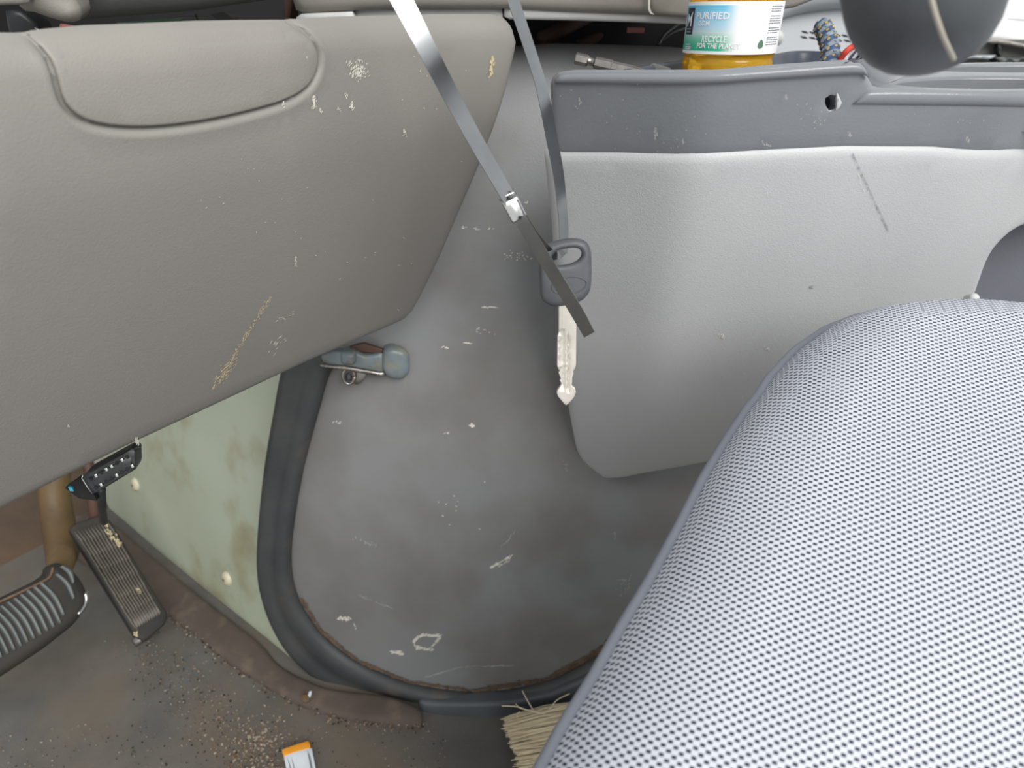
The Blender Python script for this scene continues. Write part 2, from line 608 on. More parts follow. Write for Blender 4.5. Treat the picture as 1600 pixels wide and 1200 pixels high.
def fabric():
    m = bpy.data.materials.new('seat_weave')
    m.use_nodes = True
    nt = m.node_tree
    b = nt.nodes['Principled BSDF']
    b.inputs['Roughness'].default_value = 0.85
    b.inputs['Specular IOR Level'].default_value = 0.2
    uv = nt.nodes.new('ShaderNodeUVMap'); uv.uv_map = 'UVMap'
    sep = nt.nodes.new('ShaderNodeSeparateXYZ')
    # slight waviness of the threads
    ns = nt.nodes.new('ShaderNodeTexNoise'); ns.inputs['Scale'].default_value = 60; ns.inputs['Detail'].default_value = 2
    nt.links.new(uv.outputs[0], ns.inputs['Vector'])
    mv = nt.nodes.new('ShaderNodeVectorMath'); mv.operation = 'MULTIPLY_ADD'; mv.inputs[1].default_value = (0.0006,) * 3
    nt.links.new(ns.outputs['Color'], mv.inputs[0]); nt.links.new(uv.outputs[0], mv.inputs[2])
    nt.links.new(mv.outputs[0], sep.inputs[0])
    def math_(op, a, b_=None, c=None):
        n = nt.nodes.new('ShaderNodeMath'); n.operation = op
        for i, x in enumerate((a, b_, c)):
            if x is None: continue
            if isinstance(x, (int, float)): n.inputs[i].default_value = x
            else: nt.links.new(x, n.inputs[i])
        return n.outputs[0]
    PA, PB = 0.00203, 0.00163
    fa_ = math_('DIVIDE', sep.outputs[0], PA)
    fb_ = math_('DIVIDE', sep.outputs[1], PB)
    par = math_('FLOORED_MODULO', math_('ADD', math_('FLOOR', fa_), math_('FLOOR', fb_)), 2.0)
    da = math_('ABSOLUTE', math_('SUBTRACT', math_('FRACT', fa_), 0.5))
    db = math_('ABSOLUTE', math_('SUBTRACT', math_('FRACT', fb_), 0.5))
    e1 = math_('MULTIPLY', math_('SUBTRACT', 0.46, da), 8.0)
    e2 = math_('MULTIPLY', math_('SUBTRACT', 0.44, db), 7.0)
    mn = math_('MINIMUM', math_('MINIMUM', e1, e2), 1.0)
    dk = math_('MULTIPLY', math_('MAXIMUM', mn, 0.0), par)
    n2 = nt.nodes.new('ShaderNodeTexNoise'); n2.inputs['Scale'].default_value = 9; n2.inputs['Detail'].default_value = 5
    nt.links.new(uv.outputs[0], n2.inputs['Vector'])
    mxl = nt.nodes.new('ShaderNodeMix'); mxl.data_type = 'RGBA'
    mxl.inputs[6].default_value = lin((218, 221, 229)); mxl.inputs[7].default_value = lin((202, 206, 216))
    nt.links.new(n2.outputs['Fac'], mxl.inputs[0])
    mx = nt.nodes.new('ShaderNodeMix'); mx.data_type = 'RGBA'
    mx.inputs[7].default_value = lin((54, 58, 68))
    nt.links.new(mxl.outputs[2], mx.inputs[6])
    nt.links.new(dk, mx.inputs[0])
    nt.links.new(mx.outputs[2], b.inputs['Base Color'])
    bp = nt.nodes.new('ShaderNodeBump'); bp.inputs['Strength'].default_value = 0.5; bp.inputs['Distance'].default_value = 0.0005
    nt.links.new(math_('SUBTRACT', 1.0, dk), bp.inputs['Height'])
    nt.links.new(bp.outputs[0], b.inputs['Normal'])
    return m
M['fabric'] = fabric()

def liquid():
    m = bpy.data.materials.new('amber_liquid')
    m.use_nodes = True
    b = m.node_tree.nodes['Principled BSDF']
    b.inputs['Base Color'].default_value = (1.0, 0.60, 0.04, 1)
    b.inputs['Roughness'].default_value = 0.05
    b.inputs['Transmission Weight'].default_value = 0.55
    b.inputs['IOR'].default_value = 1.33
    return m
M['liquid'] = liquid()

def glassy():
    m = bpy.data.materials.new('clear_plastic')
    m.use_nodes = True
    b = m.node_tree.nodes['Principled BSDF']
    b.inputs['Base Color'].default_value = (0.98, 0.96, 0.92, 1)
    b.inputs['Roughness'].default_value = 0.04
    b.inputs['Transmission Weight'].default_value = 1.0
    b.inputs['IOR'].default_value = 1.12
    return m
M['plastic'] = glassy()

def label_mat():
    """printed label: sky blue at the top fading to white and green at the bottom, with painted glare whitening it to the right"""
    m = bpy.data.materials.new('bottle_label_print')
    m.use_nodes = True
    nt = m.node_tree
    b = nt.nodes['Principled BSDF']
    b.inputs['Roughness'].default_value = 0.4
    uv = nt.nodes.new('ShaderNodeUVMap'); uv.uv_map = 'UVMap'
    sep = nt.nodes.new('ShaderNodeSeparateXYZ'); nt.links.new(uv.outputs[0], sep.inputs[0])
    r1 = nt.nodes.new('ShaderNodeValToRGB')
    e = r1.color_ramp.elements
    e[0].position = 0.0; e[0].color = lin((250, 250, 250))
    e[1].position = 1.0; e[1].color = lin((250, 250, 250))
    for p, c in ((0.055, (250, 250, 250)), (0.065, (44, 190, 150)), (0.16, (60, 190, 150)), (0.3, (130, 208, 180)), (0.42, (205, 226, 226)),
                 (0.5, (190, 222, 240)), (0.75, (150, 212, 240)), (0.925, (110, 204, 238)), (0.935, (250, 250, 250))):
        x = e.new(p); x.color = lin(c)
    nt.links.new(sep.outputs[1], r1.inputs[0])
    mr = nt.nodes.new('ShaderNodeMapRange'); mr.interpolation_type = 'SMOOTHSTEP'  # mask for the painted glare
    mr.inputs[1].default_value = 0.38; mr.inputs[2].default_value = 0.58
    nt.links.new(sep.outputs[0], mr.inputs[0])
    mx = nt.nodes.new('ShaderNodeMix'); mx.data_type = 'RGBA'
    mx.inputs[7].default_value = lin((250, 250, 250))
    nt.links.new(r1.outputs[0], mx.inputs[6]); nt.links.new(mr.outputs[0], mx.inputs[0])
    nt.links.new(mx.outputs[2], b.inputs['Base Color'])
    return m
M['label'] = label_mat()

def rope_mat(name, c):
    return mat(name, c, tuple(int(x * 0.8) for x in c), 300, 0.8, bump=0.5, bscale=2000)
M['rope_blue'] = rope_mat('rope_blue', (74, 98, 142))
M['rope_grey'] = rope_mat('rope_grey', (150, 162, 172))
M['rope_yellow'] = rope_mat('rope_yellow', (206, 176, 92))

def scuffs(name, m, surf, strokes, parent, w=0.0004, seed=1):
    """small worn flecks: strokes = (x0, y0, x1, y1, spread px, count, length px, width px, angle deg or None)"""
    R = random.Random(seed)
    V, F = [], []
    for (x0, y0, x1, y1, sp, cnt, ln, wd, an) in strokes:
        for i in range(cnt):
            t = R.random()
            cx = x0 + (x1 - x0) * t + R.gauss(0, sp); cy = y0 + (y1 - y0) * t + R.gauss(0, sp)
            a = math.radians(an + R.gauss(0, 12)) if an is not None else R.uniform(0, math.pi)
            L = ln * R.uniform(0.5, 1.3) / 2; Wd = wd * R.uniform(0.6, 1.2) / 2
            dx, dy = math.cos(a), -math.sin(a)
            q = [(cx - dx * L, cy - dy * L), (cx + dy * Wd, cy - dx * Wd), (cx + dx * L, cy + dy * L), (cx - dy * Wd, cy + dx * Wd)]
            b = len(V)
            V += [surf.px(p[0], p[1], w) for p in q]
            F.append((b, b + 1, b + 2, b + 3))
    o = mesh_from(name, V, F, m, parent, False)
    o['kind'] = 'stuff'
    return o

def sp(x, k=0.006):
    return k * math.log1p(math.exp(min(x / k, 60))) if x / k < 60 else x

# ------------------------------------------------------------------ the setting: floor, toe board, cream side wall, carpet edge
LAT = Vector((0.575, 0.818, 0)).normalized()      # across the van
FOR = Vector((-0.818, 0.575, 0)).normalized()     # towards the front of the van
floorS = Surf((0, 0, 0), (1, 0, 0), (0, 1, 0), lambda u, v: 0.004 * math.sin(u * 9 + 1) * math.sin(v * 7))
fl = pad('floor', M['floor'], floorS, uvs=[(-1.15, -0.45), (1.5, -0.45), (1.5, 1.6), (-1.15, 1.6)], r=0, depth=0.02, step=0.03)
structure(fl)
toe_o = Vector((-0.68, 0.95, 0.0))
toeS = Surf(toe_o, -LAT, FOR * 0.62 + Vector((0, 0, 0.78)))
toeS = Surf(toe_o, LAT, FOR * 0.62 + Vector((0, 0, 0.78)))
o = pad('wall_front', M['toe'], toeS, uvs=[(-0.9, -0.03), (0.1, -0.03), (0.1, 0.7), (-0.9, 0.7)], r=0, depth=0.02, step=0.03)
structure(o)
sideS = Surf((-0.262, 0.642, 0.0), Vector((0.775, -0.63, 0)), Vector((0.05, 0.10, 0.7)))
side_px = [(60, 740), (60, 400), (420, 350), (470, 470), (464, 560), (452, 620), (440, 730), (430, 850), (434, 930), (466, 1002), (482, 1026), (490, 1050), (466, 1062), (440, 1045), (403, 1002), (300, 925), (240, 876), (170, 822)]
o = pad('wall_side', M['cream'], sideS, side_px, r=0, depth=0.004, step=0.02)
structure(o)
sidewall = o
# screws set in the cream wall
for k, (px, py) in enumerate(((212, 757), (355, 904))):
    u, v = sideS.hit(px, py)
    c = sideS.P(u, v, 0.0)
    prof = [(0.0001, 0.0055), (0.004, 0.0054), (0.0072, 0.0046), (0.0098, 0.003), (0.0106, 0.0)]
    d1 = lathe_data(c, prof, 24, sideS.en, sideS.ex)
    scr = mesh_from('screw', *d1, M['screw'], sidewall)
    ax = (sideS.ex * 0.8 + sideS.ey * 0.5).normalized(); ay = sideS.en.cross(ax)
    slot = merge([box_data(c + sideS.en * 0.0053, ax, ay, sideS.en, 0.0052, 0.0013, 0.0010), box_data(c + sideS.en * 0.0053, ay, -ax, sideS.en, 0.0052, 0.0013, 0.0010)])
    mesh_from('screw_slot', *slot, M['dirt'], scr)
# rust at the foot of the wall
V, F, U = pad_data(Surf(sideS.o + sideS.en * 0.0006, sideS.ex, sideS.ey, sideS.f),
                   [sideS.hit(*p) for p in catmull([(402, 992), (412, 993), (424, 1004), (436, 1018), (452, 1030), (474, 1048), (462, 1050), (436, 1034), (414, 1012)], 4)],
                   r=0.0004, depth=0.0005, step=0.004)
mesh_from('rust_patch', V, F, M['rust'], sidewall)
up_px = [(60, 760), (170, 812), (240, 868), (300, 918), (403, 998), (440, 1037), (510, 1070), (601, 1082), (660, 1104)]
lo_px = [(660, 1128), (600, 1126), (531, 1119), (440, 1082), (366, 1037), (300, 985), (230, 935), (160, 890), (20, 810)]
edgeS = Surf((0, 0, 0), (1, 0, 0), (0, 1, 0), lambda u, v: 0.003 * math.sin(u * 40) * math.cos(v * 33))
o = pad('trim_1', M['flange'], edgeS, [tuple(p) for p in catmull(up_px, 4, False)] + [tuple(p) for p in catmull(lo_px, 4, False)], w=0.012, r=0.009, depth=0.012, step=0.012, edge_step=0.01)
structure(o)

# ------------------------------------------------------------------ dashboard mass above the knee panel (reaches up out of the view)
dashS = Surf((0.0, 0.665, 0.72), (1, 0, 0), (0, -0.12, 1))
dash = thing('dashboard', 'pale grey dashboard underside with trim strips above the grey knee panel', 'dashboard', (0.1, 0.7, 0.72))
upper = [(458, -45), (452, -10), (456, 12), (462, 24), (552, 19), (615, 16), (790, 16), (895, 21), (1000, 25), (1066, 28), (1078, 8), (1076, -45)]
pad('upper_panel', M['dash2'], dashS, rounded(upper, 8), dash, w=0.012, r=0.008, depth=0.16, step=0.02, edge_step=0.008)
upper2 = [(1018, -45), (1014, 0), (1016, 20), (1024, 24), (1100, 30), (1240, 14), (1300, -10), (1300, -45)]
pad('corner_panel', M['dash2'], dashS, rounded(upper2, 6), dash, w=0.0145, r=0.004, depth=0.10, step=0.02, edge_step=0.008)
lip = [(788, 12), (895, 17), (1000, 21), (1080, 24), (1080, 39), (1000, 36), (900, 33), (788, 31)]
pad('trim_strip', M['pale'], dashS, rounded(lip, 2), dash, w=0.006, r=0.003, depth=0.03, step=0.012, edge_step=0.006)
strip = [(554, 12), (786, 12), (786, 44), (554, 52)]
pad('trim_strip', M['pale'], dashS, rounded(strip, 2), dash, w=0.002, r=0.003, depth=0.02, step=0.012, edge_step=0.006)
clip = [(462, 25), (472, 22), (552, 19), (555, 40), (470, 46), (460, 44)]
pad('clip_bar', M['pale'], dashS, rounded(clip, 3), dash, w=0.012, r=0.003, depth=0.03, step=0.012, edge_step=0.005)
pad('seam_line', M['scuff'], Surf(dashS.o, dashS.ex, dashS.ey), [(1013, -20), (1016, -20), (1016, 18), (1024, 22), (1022, 24), (1013, 20)], dash, w=0.0155, r=0, depth=0.001, step=0.004)
# brown post at the end of the upper panel
pad('bracket', M['brown'], dashS, [(444, -60), (458, -60), (457, 6), (452, 30), (450, 52), (442, 52), (443, 10)], dash, w=-0.02, r=0.002, depth=0.03, step=0.01)
# black plates added to shade the gap, with the wiring inside it
frS = Surf((0, 0.80, 0.72), (1, 0, 0), (0, 0, 1))
fr = thing('dash_gap_backing', 'black plates added as shade in the gap under the dashboard, with struts and wiring', 'frame', (0.0, 0.8, 0.6))
pad('shade_backing', M['cavity'], frS, uvs=[(-0.9, -0.28), (0.205, -0.28), (0.205, 0.30), (-0.9, 0.30)], parent=fr, r=0, depth=0.02, step=0.05)  # black sheet stands in for the darkness of the gap
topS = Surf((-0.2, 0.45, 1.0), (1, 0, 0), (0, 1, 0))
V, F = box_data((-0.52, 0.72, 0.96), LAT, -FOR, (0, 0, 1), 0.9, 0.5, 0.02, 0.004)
mesh_from('shade_plate', V, F, M['cavity'], fr)  # unseen plate added overhead to shade the steering column
def bar(name, m, a, b, r, parent, seg=8):
    return tube(name, m, [a, (Vector(a) + Vector(b)) / 2, b], r, parent, seg)
bar('strut', M['brown'], at(845, 62, 0.70), at(935, 18, 0.72), 0.007, fr)
bar('strut', M['brown'], at(905, 70, 0.72), at(1010, 22, 0.74), 0.005, fr)
V, F = box_data(at(993, 47, 0.67), (1, 0.1, -0.03), (0, 1, 0), (0.05, 0, 1), 0.016, 0.006, 0.005, 0.001)
mesh_from('fuse_tag', V, F, M['pink'], fr)
tube('wire', M['black'], catmull([tuple(at(1028, 70, 0.66)), tuple(at(1040, 52, 0.67)), tuple(at(1062, 36, 0.68))], 6, False), 0.0016, fr, 6)
tube('wire', M['dash_dark'], catmull([tuple(at(1036, 62, 0.65)), tuple(at(1052, 50, 0.65)), tuple(at(1070, 44, 0.66))], 6, False), 0.0012, fr, 6)
pad('relay', M['green'], Surf(at(230, 32, 0.55), (1, 0.1, 0), (0, 0, 1)), [(180, 36), (228, 32), (285, 27), (276, 38), (236, 40), (215, 44), (186, 45)], fr, r=0.002, depth=0.012, step=0.01)
pad('relay', M['dash_dark'], Surf(at(355, 30, 0.55), (1, 0.1, 0), (0, 0, 1)), rounded([(326, 20), (362, 18), (362, 48), (352, 48), (350, 36), (334, 38)], 3), fr, r=0.002, depth=0.02, step=0.01)
tube('wire', M['dash_dark'], catmull([tuple(at(306, 24, 0.54)), tuple(at(310, 36, 0.54)), tuple(at(318, 52, 0.55))], 6, False), 0.0013, fr, 6)
bar('wire', M['pink'], at(96, 42, 0.5), at(120, 46, 0.5), 0.0022, fr)

# steering column parts at the upper left
colS = Surf(at(250, 0, 0.47), (1, 0.25, 0.02), (0, -0.25, 1))
colm = thing('steering_column', 'dark grey steering column shroud and pale lever end at the upper left', 'steering column', at(200, 0, 0.5))
pad('shroud', M['dash_dark'], colS, rounded([(100, -160), (470, -160), (452, 4), (380, 14), (300, 26), (225, 32), (150, 38), (104, 44), (96, 10)], 10), colm, r=0.015, depth=0.06, step=0.015, edge_step=0.008)
def lobe(name, m, secs, depth, hd, parent, seg=24):
    V, F = [], []
    for (cx, cy, hw) in secs:
        c = at(cx, cy, depth)
        w = hw * depth / FPX
        for k in range(seg):
            a = 2 * math.pi * k / seg
            V.append(c + RIGHT * (w * math.cos(a)) + FWD * (min(hd, w * 1.1) * math.sin(a)))
    n = len(secs)
    for i in range(n - 1):
        for k in range(seg):
            F.append((i * seg + k, i * seg + (k + 1) % seg, (i + 1) * seg + (k + 1) % seg, (i + 1) * seg + k))
    F.append(tuple(range(seg))[::-1]); F.append(tuple((n - 1) * seg + k for k in range(seg)))
    return mesh_from(name, V, F, m, parent)
pad('lever_end', M['dash2'], Surf(at(90, 10, 0.42), (1, 0.3, 0), (0, -0.1, 1)), catmull([(20, -60), (24, 12), (48, 22), (70, 30), (96, 37), (118, 37), (123, 22), (116, 6), (104, -10), (110, -60)], 5), colm, r=0.010, depth=0.03, step=0.008, edge_step=0.004)
pad('lever_end', M['lid'], Surf(at(10, 0, 0.40), (1, 0.3, 0), (0, -0.1, 1)), rounded([(-80, -60), (48, -60), (44, 8), (-80, 11)], 5), colm, r=0.003, depth=0.02, step=0.01, edge_step=0.005)
pad('column_clamp', M['black'], Surf(at(40, 40, 0.46), (1, 0.3, 0), (0, 0, 1)), rounded([(6, 14), (30, 16), (62, 40), (66, 66), (20, 74), (10, 40)], 3), colm, r=0.003, depth=0.03, step=0.01, edge_step=0.005)
bar('clamp_pin', M['pin'], at(55, 43, 0.452), at(62, 48, 0.452), 0.0006, colm, 6)
bar('clamp_pin', M['pin'], at(52, 53, 0.452), at(59, 58, 0.452), 0.0006, colm, 6)

# ------------------------------------------------------------------ knee panel under the dashboard
Bl, Br = Vector((-0.28, 0.32, 0.5)), Vector((-0.09, 0.59, 0.5))
Tl, Tr = Vector((-0.176, 0.277, 0.735)), Vector((0.005, 0.573, 0.735))
def knee_f(u, v):
    return -2.6 * max(0.0, v - 0.175) ** 2 - 0.35 * (v - 0.12) ** 2
kneeS = Surf(Bl, Br - Bl, ((Tl - Bl) + (Tr - Br)) / 2, knee_f)
knee = thing('knee_panel', 'large grey vinyl knee panel with rounded lid, hanging under the dashboard', 'panel', Bl)
knee_px = [(-90, 76), (20, 71), (60, 69), (100, 66), (250, 55), (400, 47), (465, 45), (560, 39), (700, 34), (785, 33), (803, 37), (814, 52), (815, 72), (806, 110), (788, 175),
           (760, 250), (725, 330), (697, 395), (668, 455), (650, 488), (632, 506), (600, 521), (480, 573), (340, 640), (200, 706), (100, 756), (0, 807), (-90, 850)]
lid_line = [(62, 74), (76, 88), (84, 108), (91, 135), (100, 162), (120, 183), (150, 195), (200, 201), (260, 199), (330, 189), (400, 173), (450, 157), (480, 138), (495, 115), (499, 92), (494, 70), (484, 56), (470, 48)]
lid_curve = catmull(lid_line, 5, False)
lid_uv = [kneeS.hit(*p) for p in lid_curve]
lid_closed = lid_uv + [kneeS.hit(x, y) for x, y in [(400, 49.5), (330, 53), (250, 57.5), (160, 63), (100, 69)]]
LA = np.array(lid_uv)
def knee_h(u, v, d):
    dd = seg_dist(np.array([(u, v)]), LA, False)[0]
    return -0.0035 * math.exp(-(dd / 0.0013) ** 2) + 0.0007 * math.exp(-((dd - 0.0035) / 0.0022) ** 2)
ex = []
la = resample(lid_uv, 0.003, False)
tn = np.gradient(la, axis=0); nn = np.stack([-tn[:, 1], tn[:, 0]], 1); nn /= np.linalg.norm(nn, axis=1)[:, None]
for off in (-0.007, -0.0045, -0.003, -0.0019, -0.001, -0.0005, 0, 0.0005, 0.001, 0.0019, 0.003, 0.0045, 0.007):
    ex += [tuple(p) for p in la + nn * off]
shell = pad('shell', M['dash'], kneeS, knee_px, knee, r=0.011, depth=0.025, skirt=FOR * 1.0 + Vector((0, 0, -0.15)), step=0.010, edge_step=0.006, h=knee_h, extra=ex)
# the lid: a slightly proud panel of its own
KO = resample([kneeS.hit(*q) for q in knee_px], 0.006)
lc = np.mean(lid_closed, 0)
def lid_h(u, v, d):
    e = max(0.0, 0.011 - seg_dist(np.array([(u, v)]), KO)[0])
    return -(0.011 - math.sqrt(max(0.011 ** 2 - min(e, 0.011) ** 2, 0)))
inset = []
for k, q in enumerate(lid_uv):
    t = np.array(lid_uv[min(k + 1, len(lid_uv) - 1)]) - np.array(lid_uv[max(k - 1, 0)])
    nn_ = np.array((-t[1], t[0])) / (np.linalg.norm(t) + 1e-12)
    if nn_ @ (lc - np.array(q)) < 0:
        nn_ = -nn_
    inset.append(tuple(np.array(q) + nn_ * 0.0009))
lid_top = [kneeS.hit(x, y) for x, y in [(466, 46.5), (400, 48.3), (330, 51.5), (250, 56), (160, 62), (100, 67), (68, 70)]]
pad('access_lid', M['lid'], kneeS, uvs=inset + lid_top, parent=knee, w=0.0007, r=0.0016, depth=0.003, step=0.008, edge_step=0.003, h=lid_h)
scuffs('scuff_marks', M['scuff'], kneeS, [
    (556, 100, 562, 118, 6, 80, 6, 1.2, 70), (545, 98, 575, 120, 3, 40, 5, 1.2, 50), (490, 150, 492, 170, 1.5, 34, 5, 1.8, 70), (551, 160, 548, 170, 1.6, 22, 5, 1.8, 60), (541, 145, 543, 155, 1.2, 10, 4, 1.2, 80),
    (444, 170, 448, 174, 1.8, 16, 5, 1.5, 40), (500, 170, 502, 174, 1.2, 8, 4, 1.4, 80), (528, 170, 530, 172, 1.0, 6, 4, 1.2, 30), (631, 202, 633, 212, 1.4, 16, 4, 1.3, 70), (462, 402, 463, 415, 0.6, 14, 6, 1.2, 75),
    (480, 88, 488, 94, 1.6, 14, 4, 1.5, 40), (440, 165, 446, 160, 2.0, 10, 4, 1.4, 40), (212, 684, 216, 694, 1.2, 24, 5, 1.8, 70), (428, 548, 440, 530, 5, 14, 9, 0.9, 55), (460, 490, 430, 500, 2, 10, 6, 0.9, 20), (106, 664, 108, 666, 1, 5, 4, 1.2, None), (300, 300, 640, 460, 60, 26, 4, 1.0, None), (650, 120, 760, 200, 30, 10, 4, 1.0, None),
], knee, seed=3)
scuffs('scratch', M['scuff_tan'], kneeS, [(422, 466, 405, 492, 2.6, 40, 5, 1.0, 50), (405, 492, 372, 545, 1.6, 62, 5, 1.0, 60), (372, 545, 362, 565, 1.8, 30, 5, 1.0, 60), (360, 568, 340, 598, 4.6, 100, 6, 1.0, 40), (336, 602, 332, 609, 0.8, 8, 5, 1.4, 60), (770, 88, 767, 122, 1.6, 40, 8, 2.0, 80)], knee, w=0.0005, seed=5)

# ------------------------------------------------------------------ engine cover with its rubber seal and sill
def ur(v):
    return -0.075 + 0.13 * v
def cover_f(u, v):
    return -0.24 * sp(ur(v) - u, 0.022) - 0.10 * sp(u - ur(v) - 0.03, 0.03) - 0.35 * max(0.0, -0.1 - u) ** 2 - 0.25 * max(0.0, 0.25 - v) ** 2 - 0.6 * max(0.0, v - 0.35) ** 2
coverS = Surf((0.0, 0.578, 0.0), (1, 0, 0), (0, 0.05, 0.7), cover_f)
cover = thing('engine_cover', 'tall grey plastic engine cover with scuffs, edged by a black rubber seal', 'engine cover', (0.0, 0.6, 0.0))
cover_px = [(700, 80, 10), (834, 69, 14), (860, 67), (960, 69), (1060, 73), (1100, 78, 20), (1120, 300), (1130, 690), (1200, 760), (1200, 900), (1010, 1010), (930, 1046), (870, 1074), (800, 1092), (720, 1094), (640, 1082), (570, 1052), (500, 1010), (450, 945), (430, 880), (430, 820), (445, 720), (470, 610), (500, 520), (600, 300)]
pad('shell', M['cover'], coverS, rounded(cover_px, 16), cover, r=0.016, depth=0.05, step=0.012, edge_step=0.008)
outer = [(452, 540), (440, 585), (430, 640), (415, 730), (405, 830), (404, 890), (412, 935), (430, 980), (455, 1018), (490, 1050), (530, 1074), (590, 1090), (650, 1100), (720, 1106), (800, 1103), (860, 1090), (920, 1064), (1010, 1010)]
inner = [(535, 548), (514, 590), (500, 640), (476, 730), (459, 830), (457, 890), (468, 935), (490, 972), (515, 1000), (548, 1026), (590, 1048), (640, 1066), (690, 1076), (740, 1080), (800, 1076), (860, 1060), (910, 1036), (990, 985)]
prof = [(-0.02, -0.012), (0.0, 0.006), (0.08, 0.0125), (0.22, 0.014), (0.36, 0.011), (0.46, 0.009), (0.56, 0.0115), (0.74, 0.0135), (0.88, 0.011), (0.97, 0.005), (1.0, -0.002), (0.5, -0.014)]
ribbon('rubber_seal', M['rubber'], coverS, [tuple(p) for p in catmull(outer, 4, False)], [tuple(p) for p in catmull(inner, 4, False)], prof, 110, cover)
scuffs('dirt_line', M['dirt'], coverS, [(470, 935, 500, 985, 1.5, 110, 5, 2, 300), (500, 985, 560, 1034, 1.5, 150, 5, 2, 320), (560, 1034, 640, 1066, 1.2, 160, 6, 1.8, 338), (640, 1066, 740, 1080, 1.0, 160, 7, 1.6, 352), (740, 1080, 860, 1062, 1.6, 240, 8, 2.2, 10), (860, 1062, 985, 990, 3.0, 300, 8, 3, 30)], cover, w=0.0012, seed=11)
sill_px = [(652, 1099), (656, 1112), (668, 1122), (690, 1127), (790, 1128), (860, 1120), (930, 1092), (1010, 1040), (1000, 1010), (920, 1060), (860, 1087), (800, 1099), (720, 1102)]
pad('sill', M['sill'], coverS, rounded(sill_px, 8), cover, w=0.020, r=0.005, depth=0.03, step=0.01, edge_step=0.006)
scuffs('scuff_marks', M['scuff'], coverS, [
    (530, 965, 546, 968, 1.5, 24, 6, 2, None), (553, 975, 556, 985, 1, 6, 4, 1.5, None), (648, 1000, 660, 992, 1.2, 26, 7, 1.6, 40), (660, 992, 688, 994, 1.2, 30, 8, 2.0, 10), (688, 996, 672, 1014, 1.0, 20, 7, 1.4, 40), (650, 1012, 672, 1014, 1.4, 24, 8, 1.8, 15), (646, 1000, 648, 1010, 0.8, 14, 5, 1.5, 80), (612, 1018, 632, 1022, 1.4, 26, 8, 2.0, 5),
    (768, 886, 800, 868, 1.0, 26, 8, 1.4, 35), (768, 888, 776, 880, 1.0, 12, 5, 1.4, 60), (776, 886, 795, 876, 0.8, 14, 6, 1.2, 30), (734, 664, 742, 666, 0.9, 14, 5, 2.2, 20), (692, 678, 700, 676, 0.6, 6, 5, 1.0, 5), (720, 356, 770, 358, 1.0, 14, 5, 1.4, 5), (790, 395, 830, 405, 4, 20, 4, 1.3, None), (755, 480, 775, 480, 0.4, 20, 10, 1.4, 0), (725, 535, 738, 537, 0.5, 12, 7, 1.4, 0), (690, 540, 700, 544, 1.0, 10, 5, 1.6, 20), (745, 515, 770, 520, 3, 12, 4, 1.1, 0), (820, 315, 824, 318, 0.8, 6, 4, 1.6, None),
    (640, 780, 760, 800, 16, 10, 4, 1.6, None), (520, 660, 540, 660, 1, 6, 5, 1.2, 60), (825, 100, 840, 104, 2, 8, 4, 1.4, None)], cover, w=0.0006, seed=21)
scuffs('faint_scratch', M['scuff_soft'], coverS, [(665, 1058, 720, 1042, 0.6, 40, 12, 0.8, 14), (720, 1042, 800, 1040, 0.8, 30, 12, 0.7, 4), (560, 930, 610, 950, 0.8, 20, 10, 0.8, -25), (555, 840, 580, 850, 5, 16, 7, 1.2, None), (780, 860, 805, 830, 2, 12, 9, 0.8, 50), (880, 720, 885, 735, 2, 6, 5, 1, None), (960, 830, 962, 842, 0.8, 10, 6, 1.0, 80), (970, 905, 985, 915, 6, 26, 6, 1.4, None)], cover, w=0.0005, seed=23)

# latch that clips the cover to the wall
lt = thing('latch', 'small grey metal clip latch at the upper end of the rubber seal', 'latch', at(590, 570, 0.66))
latS = Surf(coverS.px(590, 570, 0.012), (1, 0.10, -0.02), (0, 0.1, 1))
pad('strap', M['latch'], latS, rounded([(500, 556), (520, 550), (556, 550), (570, 557), (600, 553), (602, 586), (560, 577), (540, 575), (505, 570)], 3), lt, w=0.002, r=0.003, depth=0.01, step=0.006, edge_step=0.004)
pad('hook_pad', M['latch'], latS, rounded([(600, 547), (612, 544), (632, 549), (640, 560), (640, 584), (630, 595), (616, 595), (602, 590), (596, 578), (597, 556)], 4), lt, w=0.006, r=0.006, depth=0.010, step=0.006, edge_step=0.003)
pad('lever', M['iron'], latS, rounded([(500, 570), (540, 573), (602, 584), (602, 590), (535, 579), (498, 574)], 1.5), lt, w=0.006, r=0.0015, depth=0.01, step=0.006, edge_step=0.004)
pad('roller', M['latch'], latS, rounded([(532, 551), (556, 551), (556, 572), (532, 572)], 5), lt, w=0.007, r=0.005, depth=0.008, step=0.005, edge_step=0.003)
pad('tongue', M['iron'], latS, rounded([(553, 578), (577, 582), (566, 598), (557, 603), (551, 600)], 4), lt, w=0.001, r=0.0015, depth=0.006, step=0.006, edge_step=0.003)
ring = [latS.px(545 + 9 * math.cos(a), 588 + 12 * math.sin(a), 0.004) for a in np.linspace(0, 2 * math.pi, 25)]
tube('spring_loop', M['iron'], ring, 0.0016, lt, 8)
ring = [latS.px(545 + 4 * math.cos(a), 589 + 6 * math.sin(a), 0.003) for a in np.linspace(0, 2 * math.pi, 17)]
tube('spring_loop', M['black'], ring, 0.001, lt, 6)
pad('tie_strap', M['brown'], latS, [(546, 543), (566, 536), (604, 548), (604, 553), (560, 551)], lt, w=-0.004, r=0.001, depth=0.004, step=0.008)

